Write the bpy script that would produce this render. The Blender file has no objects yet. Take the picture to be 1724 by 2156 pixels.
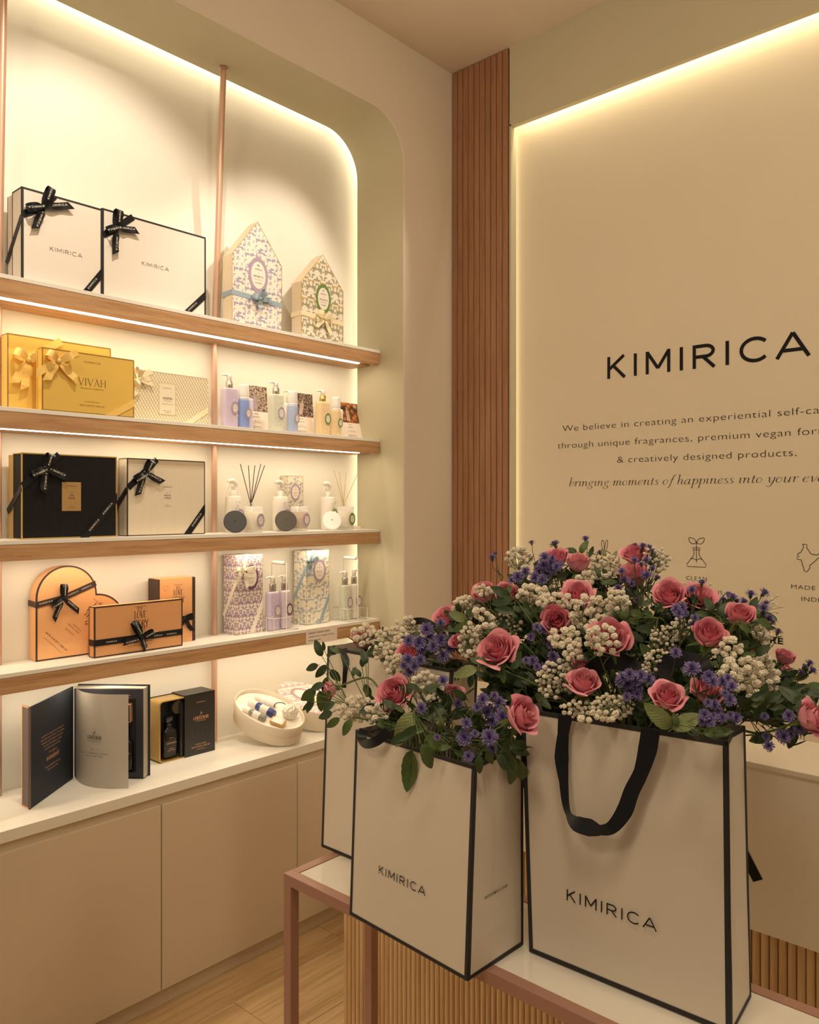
import bpy, bmesh, math, random
from math import sin, cos, pi, radians as rad, atan2, sqrt
from mathutils import Vector as V, Matrix as M

SC = bpy.context.scene
COL = SC.collection
# ------------------------------------------------------------------ camera, world, lights, exposure
H = 1.74                       # eye height
FPX, CXP, HZ = 1697.0, 862.0, 1065.0
YAW = rad(42.2)                # view axis measured from +Y (away along the end wall) towards +X
FWD = V((cos(rad(47.8)), sin(rad(47.8)), 0)); FWD = V((cos(rad(42.2)), sin(rad(42.2)), 0))
RGT = V((sin(rad(42.2)), -cos(rad(42.2)), 0))
cam = bpy.data.cameras.new('camera'); cam_o = bpy.data.objects.new('camera', cam); COL.objects.link(cam_o)
cam.sensor_fit = 'VERTICAL'; cam.sensor_height = 36; cam.lens = FPX / 2156 * 36
cam.shift_y = -13 / 2156
cam.clip_start = .05
cam_o.location = (0, 0, H)
cam_o.rotation_euler = (pi / 2, 0, rad(42.2) - pi / 2)
SC.camera = cam_o
SC.view_settings.view_transform = 'Standard'; SC.view_settings.look = 'None'
SC.view_settings.gamma = 1; SC.view_settings.use_curve_mapping = False
SC.view_settings.exposure = 0.0
WARM = (1.0, .80, .56)
COVE = (1.0, .88, .62)
w = bpy.data.worlds.new('world'); SC.world = w; w.use_nodes = True
w.node_tree.nodes['Background'].inputs[0].default_value = (1.0, .78, .54, 1)
w.node_tree.nodes['Background'].inputs[1].default_value = .18

def light(name, kind, loc, to, energy, color=WARM, **kw):
    l = bpy.data.lights.new(name, kind); l.energy = energy; l.color = color
    for k, v in kw.items(): setattr(l, k, v)
    o = bpy.data.objects.new(name, l); COL.objects.link(o); o.location = loc
    o.rotation_euler = (V(to) - V(loc)).to_track_quat('-Z', 'Y').to_euler()
    return o
# two ceiling downlights before the shelf bays, then unseen area lights added as fill
light('downlight_bay', 'SPOT', (1.05, 1.75, 3.80), (1.45, 2.84, 2.45), 84, (1, .85, .68), spot_size=rad(62), spot_blend=.55, shadow_soft_size=.025)
light('downlight_bay', 'SPOT', (2.62, 1.85, 3.80), (2.12, 2.84, 2.40), 76, (1, .85, .68), spot_size=rad(48), spot_blend=.6, shadow_soft_size=.025)
light('room_fill_light', 'AREA', (.4, .2, 3.7), (1.2, .9, .9), 17, WARM, shape='DISK', size=.5)
light('room_fill_light', 'AREA', (-1.2, 1.0, 3.7), (.9, 2.5, .3), 17, WARM, shape='DISK', size=.6)
light('room_fill_light', 'AREA', (1.6, -1.2, 3.7), (3.1, .6, 1.5), 20, WARM, shape='DISK', size=.6)

# ------------------------------------------------------------------ geometry helpers
def ray(px, py):
    return FWD + RGT * ((px - CXP) / FPX) + V((0, 0, (HZ - py) / FPX))
CAM = V((0, 0, H))
def W(px, py, t): return CAM + ray(px, py) * t
def onY(px, py, y): r = ray(px, py); return CAM + r * (y / r.y)
def onX(px, py, x): r = ray(px, py); return CAM + r * (x / r.x)
def onZ(px, py, z): r = ray(px, py); return CAM + r * ((z - H) / r.z)
def Xat(px, y): return onY(px, 0, y).x
MW = {}
def tag(o, label=None, cat=None, group=None, kind=None):
    if label: o['label'] = label
    if cat: o['category'] = cat
    if group: o['group'] = group
    if kind: o['kind'] = kind
    return o
def thing(name, label, cat, loc, group=None, rz=0, mat=None):
    o = bpy.data.objects.new(name, None); COL.objects.link(o)
    m = mat if mat is not None else M.Translation(V(loc)) @ M.Rotation(rz, 4, 'Z')
    o.matrix_world = m; MW[o.name] = m.copy(); o.empty_display_size = .02
    return tag(o, label, cat, group)
def link(name, mesh, parent=None, mw=None, label=None):
    o = bpy.data.objects.new(name, mesh); COL.objects.link(o)
    mw = mw if mw is not None else (MW[parent.name] if parent else M.Identity(4))
    MW[o.name] = mw.copy()
    if parent:
        o.parent = parent; o.matrix_basis = MW[parent.name].inverted() @ mw
    else: o.matrix_basis = mw
    if label: o['label'] = label
    return o
def frame(o, x, y):
    x = V(x).normalized(); y = V(y); z = x.cross(y).normalized(); y = z.cross(x)
    m = M((x, y, z)).transposed().to_4x4(); m.translation = V(o); return m

class MB:
    def __init__(s): s.v = []; s.f = []; s.m = []; s.sm = []
    def add(s, vs, fs, mi=0, smooth=False, mat=None):
        b = len(s.v)
        s.v += [(mat @ V(p)) if mat is not None else V(p) for p in vs]
        for f in fs: s.f.append([b + i for i in f]); s.m.append(mi); s.sm.append(smooth)
        return s
    def quad(s, a, b, c, d, mi=0): return s.add([a, b, c, d], [(0, 1, 2, 3)], mi)
    def box(s, x0, x1, y0, y1, z0, z1, mi=0, mat=None, bev=0):
        if x0 > x1: x0, x1 = x1, x0
        if y0 > y1: y0, y1 = y1, y0
        if z0 > z1: z0, z1 = z1, z0
        if bev <= 0:
            vs = [(x, y, z) for x in (x0, x1) for y in (y0, y1) for z in (z0, z1)]
            return s.add(vs, [(0, 1, 3, 2), (4, 6, 7, 5), (0, 4, 5, 1), (2, 3, 7, 6), (0, 2, 6, 4), (1, 5, 7, 3)], mi, mat=mat)
        bm = bmesh.new(); bmesh.ops.create_cube(bm, size=1)
        for v in bm.verts:
            v.co = V(((x0 + x1) / 2 + v.co.x * (x1 - x0), (y0 + y1) / 2 + v.co.y * (y1 - y0), (z0 + z1) / 2 + v.co.z * (z1 - z0)))
        bmesh.ops.bevel(bm, geom=bm.edges[:], offset=bev, segments=2, profile=.6, affect='EDGES')
        bm.verts.index_update()
        s.add([v.co.copy() for v in bm.verts], [[v.index for v in f.verts] for f in bm.faces], mi, mat=mat); bm.free(); return s
    def prism(s, poly, a, b, mi=0, side=None, mat=None, smooth=False):
        """poly: 2-D points (x, z); extruded from y=a (front) to y=b"""
        n = len(poly); vs = [(p[0], a, p[1]) for p in poly] + [(p[0], b, p[1]) for p in poly]
        s.add(vs, [list(range(n)), list(range(2 * n - 1, n - 1, -1))], mi, mat=mat)
        s.add(vs, [(i, i + n, (i + 1) % n + n, (i + 1) % n) for i in range(n)], mi if side is None else side, smooth, mat=mat)
        return s
    def loft(s, rings, mi=0, close=True, cap0=True, cap1=True, smooth=True, mat=None):
        n = len(rings[0]); vs = [p for r in rings for p in r]; fs = []
        for k in range(len(rings) - 1):
            for i in range(n if close else n - 1):
                j = (i + 1) % n
                fs.append((k * n + i, k * n + j, (k + 1) * n + j, (k + 1) * n + i))
        s.add(vs, fs, mi, smooth, mat)
        if cap0: s.add(rings[0], [list(range(n - 1, -1, -1))], mi, mat=mat)
        if cap1: s.add(rings[-1], [list(range(n))], mi, mat=mat)
        return s
    def lathe(s, prof, seg=24, mi=0, sx=1, sy=1, e=2, mat=None, cap0=True, cap1=True, flute=0):
        rings = []
        for r, z in prof:
            ring = []
            for i in range(seg):
                a = 2 * pi * i / seg; c, q = cos(a), sin(a)
                rr = r * (1 + (flute if i % 2 else 0))
                ring.append((sx * rr * math.copysign(abs(c) ** (2 / e), c), sy * rr * math.copysign(abs(q) ** (2 / e), q), z))
            rings.append(ring)
        return s.loft(rings, mi, mat=mat, cap0=cap0, cap1=cap1)
    def tube(s, pts, r, seg=6, mi=0, caps=True):
        pts = [V(p) for p in pts]; rr = r if isinstance(r, (list, tuple)) else [r] * len(pts)
        t0 = (pts[1] - pts[0]).normalized(); up = V((0, 0, 1)) if abs(t0.z) < .9 else V((1, 0, 0))
        n = t0.cross(up).normalized(); rings = []
        for i, p in enumerate(pts):
            t = (pts[min(i + 1, len(pts) - 1)] - pts[max(i - 1, 0)])
            t = t.normalized() if t.length > 1e-9 else t0
            n = (n - t * n.dot(t)); n = n.normalized() if n.length > 1e-6 else t.orthogonal().normalized()
            b = t.cross(n)
            rings.append([p + (n * cos(2 * pi * k / seg) + b * sin(2 * pi * k / seg)) * rr[i] for k in range(seg)])
        return s.loft(rings, mi, cap0=caps, cap1=caps)
    def strip(s, pts, wd, th=.0006, mi=0):
        """ribbon: centre points and half-width vectors"""
        pts = [V(p) for p in pts]; n = len(pts); vs = []
        for i, p in enumerate(pts):
            h = V(wd[i]); t = pts[min(i + 1, n - 1)] - pts[max(i - 1, 0)]
            nn = t.cross(h); nn = nn.normalized() * th / 2 if nn.length > 1e-12 else V((0, th / 2, 0))
            vs += [p + h + nn, p - h + nn, p - h - nn, p + h - nn]
        A, B = vs[0::4], vs[1::4]; D, C_ = vs[3::4], vs[2::4]
        s.add(A + B, [(i, i + 1, n + i + 1, n + i) for i in range(n - 1)], mi, True)
        s.add(D + C_, [(n + i, n + i + 1, i + 1, i) for i in range(n - 1)], mi, True)
        s.add(vs, [(4 * i, 4 * i + 3, 4 * i + 7, 4 * i + 4) for i in range(n - 1)] + [(4 * i + 1, 4 * i + 5, 4 * i + 6, 4 * i + 2) for i in range(n - 1)] + [(3, 2, 1, 0), (4 * n - 4, 4 * n - 3, 4 * n - 2, 4 * n - 1)], mi)
        return s
    def mesh(s, name, mats, inv=None):
        me = bpy.data.meshes.new(name)
        vs = [tuple(inv @ v) for v in s.v] if inv is not None else [tuple(v) for v in s.v]
        me.from_pydata(vs, [], s.f)
        for m in (mats if isinstance(mats, (list, tuple)) else [mats]): me.materials.append(m)
        me.polygons.foreach_set('material_index', s.m); me.polygons.foreach_set('use_smooth', s.sm); me.update()
        return me
    def build(s, name, mats, parent=None, label=None):
        inv = MW[parent.name].inverted() if parent else None
        return link(name, s.mesh(name, mats, inv), parent, label=label)

def smooth_path(pts, k=6, closed=False):
    pts = [V(p) for p in pts]; n = len(pts); out = []
    for i in range(n if closed else n - 1):
        if closed: a, b, c, d = pts[(i - 1) % n], pts[i], pts[(i + 1) % n], pts[(i + 2) % n]
        else: a, b, c, d = pts[max(i - 1, 0)], pts[i], pts[i + 1], pts[min(i + 2, n - 1)]
        for j in range(k):
            t = j / k
            out.append(.5 * ((2 * b) + (c - a) * t + (2 * a - 5 * b + 4 * c - d) * t * t + (3 * b - a - 3 * c + d) * t ** 3))
    out.append(pts[0] if closed else pts[-1]); return out

# ------------------------------------------------------------------ materials
def mat(name, col, rough=.6, metal=0, **kw):
    m = bpy.data.materials.new(name); m.use_nodes = True
    b = m.node_tree.nodes['Principled BSDF']
    b.inputs['Base Color'].default_value = (*col, 1); b.inputs['Roughness'].default_value = rough; b.inputs['Metallic'].default_value = metal
    for k, v in kw.items():
        b.inputs[k.replace('_', ' ')].default_value = v
    return m
class NB:
    def __init__(s, m): s.m = m; s.t = m.node_tree; s.b = s.t.nodes['Principled BSDF']
    def n(s, typ, **kw):
        x = s.t.nodes.new(typ)
        for k, v in kw.items(): setattr(x, k, v)
        return x
    def l(s, a, b): s.t.links.new(a, b)
    def math(s, op, a, b=None, c=None):
        x = s.n('ShaderNodeMath', operation=op)
        for i, q in enumerate((a, b, c)):
            if q is None: continue
            if isinstance(q, (int, float)): x.inputs[i].default_value = q
            else: s.l(q, x.inputs[i])
        return x.outputs[0]
    def coord(s, scale=(1, 1, 1), kind='Object', rot=(0, 0, 0)):
        c = s.n('ShaderNodeTexCoord'); mp = s.n('ShaderNodeMapping'); mp.inputs['Scale'].default_value = scale; mp.inputs['Rotation'].default_value = rot
        s.l(c.outputs[kind], mp.inputs[0]); return mp.outputs[0]
    def noise(s, vec, scale=5, detail=3, rough=.5):
        x = s.n('ShaderNodeTexNoise'); x.inputs['Scale'].default_value = scale; x.inputs['Detail'].default_value = detail; x.inputs['Roughness'].default_value = rough
        if vec is not None: s.l(vec, x.inputs['Vector'])
        return x.outputs['Fac']
    def ramp(s, fac, stops, interp='LINEAR'):
        r = s.n('ShaderNodeValToRGB'); r.color_ramp.interpolation = interp; e = r.color_ramp.elements
        while len(e) < len(stops): e.new(.5)
        for i, (p, c) in enumerate(stops): e[i].position = p; e[i].color = (*c, 1)
        s.l(fac, r.inputs[0]); return r.outputs[0]
    def base(s, out): s.l(out, s.b.inputs['Base Color'])
    def bump(s, h, strength=.3, dist=.002):
        x = s.n('ShaderNodeBump'); x.inputs['Strength'].default_value = strength; x.inputs['Distance'].default_value = dist
        s.l(h, x.inputs['Height']); s.l(x.outputs[0], s.b.inputs['Normal'])

def wood(name, c0, c1, c2, axis='X', scale=1, rough=.5):
    m = mat(name, c1, rough); q = NB(m)
    sc = {'X': (1.3, 22, 22), 'Z': (22, 22, 1.3), 'Y': (22, 1.3, 22)}[axis]
    sc = tuple(a * scale for a in sc)
    v = q.coord(sc); oi = q.n('ShaderNodeObjectInfo'); ad = q.n('ShaderNodeVectorMath', operation='ADD'); mu = q.math('MULTIPLY', oi.outputs['Random'], 40)
    q.l(v, ad.inputs[0]); q.l(mu, ad.inputs[1])
    n1 = q.noise(ad.outputs[0], 2.2, 6, .62); n2 = q.noise(ad.outputs[0], 9, 3, .6)
    f = q.math('ADD', q.math('MULTIPLY', n1, .72), q.math('MULTIPLY', n2, .28))
    q.base(q.ramp(f, [(.34, c0), (.5, c1), (.66, c2)])); q.bump(n2, .12, .001)
    return m
def plaster(name, c, rough=.75):
    m = mat(name, c, rough); q = NB(m); v = q.coord((1, 1, 1)); n = q.noise(v, 2.5, 4)
    q.base(q.ramp(n, [(.3, tuple(x * .97 for x in c)), (.7, c)])); q.bump(q.noise(v, 180, 2), .05, .001); return m
def emis(name, col, st):
    m = mat(name, col, .5); m.node_tree.nodes['Principled BSDF'].inputs['Emission Color'].default_value = (*col, 1)
    m.node_tree.nodes['Principled BSDF'].inputs['Emission Strength'].default_value = st; return m
def mirrored_print(name, ground, ink, px, pz, ns, th, rough=.5, mirror=True, ink2=None, th2=.6, ns2=None, sheen=0):
    """wallpaper-like print: noise read in cells, mirrored about each cell's middle"""
    m = mat(name, ground, rough); q = NB(m)
    c = q.n('ShaderNodeTexCoord'); sp = q.n('ShaderNodeSeparateXYZ'); q.l(c.outputs['Object'], sp.inputs[0])
    xy = q.math('ADD', sp.outputs[0], sp.outputs[1])
    zz = q.math('ADD', sp.outputs[2], 5.0); xx = q.math('ADD', xy, 5.0)
    row = q.math('FLOOR', q.math('DIVIDE', zz, pz)); half = q.math('MULTIPLY', q.math('MODULO', row, 2), px)
    xs = q.math('ADD', xx, half)
    u = q.math('PINGPONG', xs, px) if mirror else q.math('MODULO', xs, px * 2)
    vv = q.math('MODULO', zz, pz)
    cb = q.n('ShaderNodeCombineXYZ'); q.l(u, cb.inputs[0]); q.l(vv, cb.inputs[2])
    n = q.noise(cb.outputs[0], ns, 2.5, .6)
    f = q.ramp(n, [(th, (0, 0, 0)), (th + .03, (1, 1, 1))])
    mx = q.n('ShaderNodeMix', data_type='RGBA'); q.l(f, mx.inputs[0]); mx.inputs[6].default_value = (*ground, 1); mx.inputs[7].default_value = (*ink, 1)
    out = mx.outputs[2]
    if ink2:
        n2 = q.noise(cb.outputs[0], ns2 or ns * .6, 1, .5)
        f2 = q.ramp(n2, [(th2, (0, 0, 0)), (th2 + .03, (1, 1, 1))])
        m2 = q.n('ShaderNodeMix', data_type='RGBA'); q.l(f2, m2.inputs[0]); q.l(out, m2.inputs[6]); m2.inputs[7].default_value = (*ink2, 1); out = m2.outputs[2]
    q.base(out); return m

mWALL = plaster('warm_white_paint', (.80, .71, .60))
mKHAKI = plaster('khaki_cream_tone', (.60, .55, .39))  # darker, greener tone than the wall colour, for liner, beam and jamb
mBACK = plaster('cream_laminate', (.88, .84, .74), .55)
mCEIL = plaster('ceiling_paint', (.88, .78, .66))
mWHITE = mat('white_solid_surface', (.84, .81, .73), .35)
mCAB = plaster('cabinet_lacquer', (.68, .57, .43), .45)
mSHELFWOOD = wood('oak_veneer', (.34, .17, .07), (.50, .285, .135), (.58, .36, .19), 'X')
mSLAT = wood('stained_slat_wood', (.28, .13, .065), (.37, .18, .095), (.44, .23, .125), 'Z')
mFLOOR = wood('oak_floorboard', (.42, .27, .13), (.60, .42, .22), (.68, .49, .28), 'X', .6, .38)
mFLUTE = wood('fluted_beech', (.55, .36, .18), (.70, .48, .26), (.78, .56, .32), 'Z', 1, .45)
mPOLE = mat('rose_metal', (.66, .43, .32), .36, .4)
mLED = emis('led_diffuser', (1, .86, .66), 9)
mBLACK = mat('black_ribbon_satin', (.010, .011, .014), .42, Specular_IOR_Level=.3)
mBLACKP = mat('black_paper_edge', (.02, .02, .022), .6)
mINK = mat('black_vinyl', (.008, .009, .011), .5, Specular_IOR_Level=.2)
mPAPER = mat('ivory_paper', (.77, .69, .58), .5)
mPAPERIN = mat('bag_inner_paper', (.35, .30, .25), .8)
mCREAMBOX = mat('ivory_box_paper', (.86, .79, .70), .55)
mWTEXT = mat('white_foil', (.85, .8, .72), .35)
mGOLDTEXT = mat('gold_foil', (.60, .36, .12), .35, .6)
mBROWNTEXT = mat('brown_print', (.16, .09, .035), .5)
mGREYTEXT = mat('dark_grey_print', (.06, .05, .045), .6)
mTABLE = mat('rose_brown_powdercoat', (.42, .235, .18), .38, .15)
# ------------------------------------------------------------------ the room
YW, YS, YB = 2.5, 2.651, 2.845        # wall face, shelf front, niche back
XS, XC, XP = 2.718, 3.065, 3.13       # niche side, right wall face, sign panel
ZC, ZN, ZJ = 3.857, 3.505, 3.49       # ceiling, niche head, sign niche head
XL, YF = -1.3, -1.8                   # how far the walls run out of view
def struct(o): o['kind'] = 'structure'; return o

def niche_path(off, r=.2, zt=ZN):
    """outline of the rounded recess, from the floor up the side and along the head"""
    x, z, rr = XS + off, zt + off, r + off
    pts = [(x, 0)] + [(x - rr + rr * cos(a), z - rr + rr * sin(a)) for a in [i * pi / 2 / 14 for i in range(15)]] + [(XL, z)]
    return pts
b = MB()
p = niche_path(.006)
poly = [(XL, ZC + .1), (XC + .1, ZC + .1), (XC + .1, 0)] + p
b.add([(x, YW, z) for x, z in poly], [list(range(len(poly)))], 0)
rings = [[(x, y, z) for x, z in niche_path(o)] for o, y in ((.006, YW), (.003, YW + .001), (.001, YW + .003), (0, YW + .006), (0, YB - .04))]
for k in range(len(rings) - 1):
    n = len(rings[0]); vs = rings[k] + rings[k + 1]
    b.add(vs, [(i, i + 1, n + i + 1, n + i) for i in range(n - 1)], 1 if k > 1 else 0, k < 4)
# outer skin of the liner behind the slot that hides the cove light
rings = [[(x, y, z) for x, z in niche_path(o)] for o, y in ((0, YB - .04), (.012, YB - .04), (.012, YB - .08), (.13, YB - .08), (.13, YB + .01))]
for k in range(len(rings) - 1):
    n = len(rings[0]); vs = rings[k] + rings[k + 1]
    b.add(vs, [(i, i + 1, n + i + 1, n + i) for i in range(n - 1)], 0, False)
wall_l = struct(b.build('wall_left', [mWALL, mKHAKI]))
b = MB(); b.box(XL, XS + .15, YB, YB + .02, 0, ZN + .15, 0)
b.build('niche_back_panel', mBACK, wall_l)
# cove lights in the slot round the back panel
def cove(a, c, width, power, nrm, name='cove_light', col=COVE):
    a, c = V(a), V(c); l = bpy.data.lights.new(name, 'AREA'); l.shape = 'RECTANGLE'; l.size = (c - a).length; l.size_y = width
    l.energy = power * (c - a).length; l.color = col
    o = bpy.data.objects.new(name, l); COL.objects.link(o)
    x = (c - a).normalized(); z = -V(nrm).normalized(); y = z.cross(x); m = M((x, y, z)).transposed().to_4x4(); m.translation = (a + c) / 2
    o.matrix_world = m; return o
cv = .07
cove((XL, YB - .055, ZN + cv + .01), (XS - .2, YB - .055, ZN + cv + .01), .02, 1.15, (0, .35, -.94))
for i in range(4):
    a0, a1 = i * pi / 8, (i + 1) * pi / 8; R = .2 + cv + .01; cx, cz = XS - .2, ZN - .2
    am = (a0 + a1) / 2
    cove((cx + R * cos(a0), YB - .055, cz + R * sin(a0)), (cx + R * cos(a1), YB - .055, cz + R * sin(a1)), .02, .75, (-cos(am) * .94, .35, -sin(am) * .94))
cove((XS + cv + .01, YB - .055, .8), (XS + cv + .01, YB - .055, ZN - .2), .02, .5, (-.94, .35, 0))

# right wall: slatted pier, khaki beam and jamb, recessed sign panel
YJ = 2.156
b = MB()
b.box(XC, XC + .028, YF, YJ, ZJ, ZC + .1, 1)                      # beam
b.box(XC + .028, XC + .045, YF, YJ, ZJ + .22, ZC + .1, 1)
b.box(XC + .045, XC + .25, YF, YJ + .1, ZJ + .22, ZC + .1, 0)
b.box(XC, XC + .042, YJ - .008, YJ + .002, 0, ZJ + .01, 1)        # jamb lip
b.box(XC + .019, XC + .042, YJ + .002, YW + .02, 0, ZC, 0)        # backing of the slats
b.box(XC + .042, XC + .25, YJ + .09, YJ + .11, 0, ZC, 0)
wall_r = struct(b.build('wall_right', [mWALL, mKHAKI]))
mPANEL = plaster('sign_panel_paint', (.80, .70, .54), .6)
b = MB(); b.box(XP, XP + .02, YF, YJ + .09, 0, ZJ + .22, 0); panel = b.build('sign_panel', mPANEL, wall_r)
cove((XP - .024, YF, ZJ + .10), (XP - .024, YJ - .01, ZJ + .10), .022, 3.4, (.06, 0, -1))
cove((XP - .011, YJ + .04, 1.0), (XP - .011, YJ + .04, ZJ), .016, .3, (.12, -1, 0))
n = 10; y0 = YW; pitch = (YW - YJ - .010) / n
for i in range(n):
    b = MB(); ya = YW - i * pitch - .0035; yb = YW - (i + 1) * pitch
    b.box(XC, XC + .019, yb, ya, 0, ZC - .004, 0, bev=.002); b.build('slat', mSLAT, wall_r)
struct((lambda b: b.box(XL - .2, XC + .3, YF - .2, YB + .1, ZC, ZC + .05, 0).build('ceiling', mCEIL))(MB()))

# floor of long boards
fl = struct((lambda b: b.box(XL - .2, XC + .3, YF - .2, YB + .1, -.06, -.014, 0).build('floor', mat('subfloor', (.12, .08, .05), .9)))(MB()))
ys = [2.635, 2.354, 2.073, 1.792, 1.511, 1.23, .949, .668]; off = [.32, 1.68, .75, 1.35, .5, 1.6, .9, .2]
for i, y in enumerate(ys):
    xs = [-1.3, off[i] - 1.9 if off[i] - 1.9 > -1.2 else off[i], off[i], off[i] + 1.9, 3.2]; xs = sorted(set(x for x in xs if x <= 3.2))
    for a, c in zip(xs, xs[1:]):
        if c - a < .05: continue
        b = MB(); b.box(a + .0009, c - .0009, y - .281 + .0009, y - .0009, -.014, 0, 0, bev=.0012); b.build('floorboard', mFLOOR, fl)
b = MB(); b.box(XL, 3.2, YF, .386, -.014, 0, 0); b.build('floorboard', mFLOOR, fl)

# ------------------------------------------------------------------ base cabinets and counter top under the niche
ZT = H - .965
cab = thing('base_cabinet', 'long beige base cabinet with flat handleless doors under the lit shelves', 'cabinet', (.88, YW, 0))
x_end = XS - .001
MB().box(XL, x_end, YW + .022, YB - .002, .075, ZT - .038, 0).build('carcass', mCAB, cab)
MB().box(XL, x_end, YW + .03, YW + .045, 0, .075, 0).build('plinth', mCAB, cab)
doors = [-.94, -.33, .273, .88, 1.485, 2.09, 2.695]
for a, c in zip(doors, doors[1:]):
    MB().box(a + .002, c - .002, YW, YW + .02, .068, ZT - .068, 0, bev=.0015).build('door', mCAB, cab)
MB().box(2.697, x_end, YW + .001, YW + .022, .068, ZT - .068, 0).build('filler_strip', mCAB, cab)
MB().box(XL, x_end, YW + .012, YW + .022, ZT - .068, ZT - .037, 0).build('finger_rail', mCAB, cab)
ct = MB().box(XL, x_end, YW - .004, YB - .001, ZT - .036, ZT, 0, bev=.002).build('countertop', mWHITE)
tag(ct, 'continuous cream white worktop lying on the base cabinet below the shelves', 'worktop')

# ------------------------------------------------------------------ shelves with led strips, hanging poles
ZSH = [H + .731, H + .3133, H - .1095, H - .530]
TH = .066
slab = ['topmost wooden shelf, carrying the two large ivory boxes and house boxes', 'second wooden shelf from the top, carrying yellow boxes and bottles',
        'third wooden shelf from the top, carrying candles and the black box', 'lowest wooden shelf, carrying the orange heart box and wire caddies']
for k, z in enumerate(ZSH):
    s = thing('display_shelf', slab[k], 'shelf', (1.0, YS, z - TH), 'oak fronted shelves in the lit niche')
    MB().box(XL, XS - .001, YS, YB - .001, z - .014, z, 0, bev=.0015).build('shelf_top', mWHITE, s)
    b = MB(); b.box(XL, XS - .001, YS + .0015, YS + .035, z - TH, z - .0145); b.box(XL, XS - .001, YS + .070, YB - .001, z - TH, z - .0145)
    b.box(XL, XS - .001, YS + .035, YS + .070, z - TH + .012, z - .0145); b.build('wood_casing', mSHELFWOOD, s)
    MB().box(XL, 2.63, YS + .048, YS + .062, z - TH - .0015, z - TH + .0115).build('led_strip', mLED, s)
    o = cove((XL, YS + .055, z - TH - .003), (2.63, YS + .055, z - TH - .003), .012, [1.05, .95, .85, .85][k], (0, .12, -1), 'shelf_led', (1, .86, .61))
# poles stand against the back between shelf levels
lv = [ZT] + ZSH[::-1]
for j, px_ in enumerate((1.066, 1.912, .218)):
    for k in range(5):
        zb = lv[k]; zt = (lv[k + 1] - TH) if k < 4 else None
        names = ['between counter and lowest shelf', 'between lowest and third shelf', 'between third and second shelf', 'between second and top shelf', 'above the top shelf']
        side = ['farther from the slats', 'nearer the slats', 'past the others'][j]
        o = thing('shelf_pole', f'rose metal pole {side}, {names[k]}', 'pole', (px_, YB - .035, zb), 'metal poles holding the shelves')
        b = MB()
        if k < 4: b.tube([(px_, YB - .03, zb + .0005), (px_, YB - .03, zt - .0005)], .0125, 16)
        else: b.tube([(px_, YB - .035, zb + .0005), (px_ - .012, 2.733, ZN - .002)], .0125, 16)
        b.build('tube', mPOLE, o)
        if k == 4: MB().tube([(px_ - .0118, 2.7345, ZN - .008), (px_ - .012, 2.733, ZN - .0005)], .017, 16).build('ceiling_flange', mPOLE, o)
# ------------------------------------------------------------------ lettering
_lift = [0]
def seg(mb, a, b, w, mi=0, T=None):
    _lift[0] = (_lift[0] + 1) % 5; zz = w * .006 * _lift[0]
    a, b = V((a[0], a[1], zz)), V((b[0], b[1], zz)); d = (b - a)
    if d.length < 1e-7: return
    n = V((-d.y, d.x, 0)).normalized() * w / 2
    mb.add([a - n, b - n, b + n, a + n], [(0, 1, 2, 3)], mi, mat=T)
def poly_stroke(mb, pts, w, T, nib=None, k=5, smooth=True, closed=False):
    """flat stroke; nib = (hairline, stem) widens the downstrokes"""
    p = smooth_path([(x, y, 0) for x, y in pts], k, closed) if smooth and len(pts) > 2 else [V((x, y, 0)) for x, y in pts]
    n = len(p); vs = []
    for i in range(n):
        d = (p[min(i + 1, n - 1)] - p[max(i - 1, 0)])
        if closed and i in (0, n - 1): d = p[1] - p[-2]
        d = d.normalized() if d.length > 1e-9 else V((0, 1, 0))
        ww = w if nib is None else nib[0] + (nib[1] - nib[0]) * max(0, abs(d.y)) ** 2.2 * (1 if d.y <= 0 or abs(d.x) < .12 else .25)
        nn = V((-d.y, d.x, 0)) * ww / 2; vs += [p[i] - nn, p[i] + nn]
    mb.add(vs, [(2 * i, 2 * i + 2, 2 * i + 3, 2 * i + 1) for i in range(n - 1)], 0, mat=T)
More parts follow.
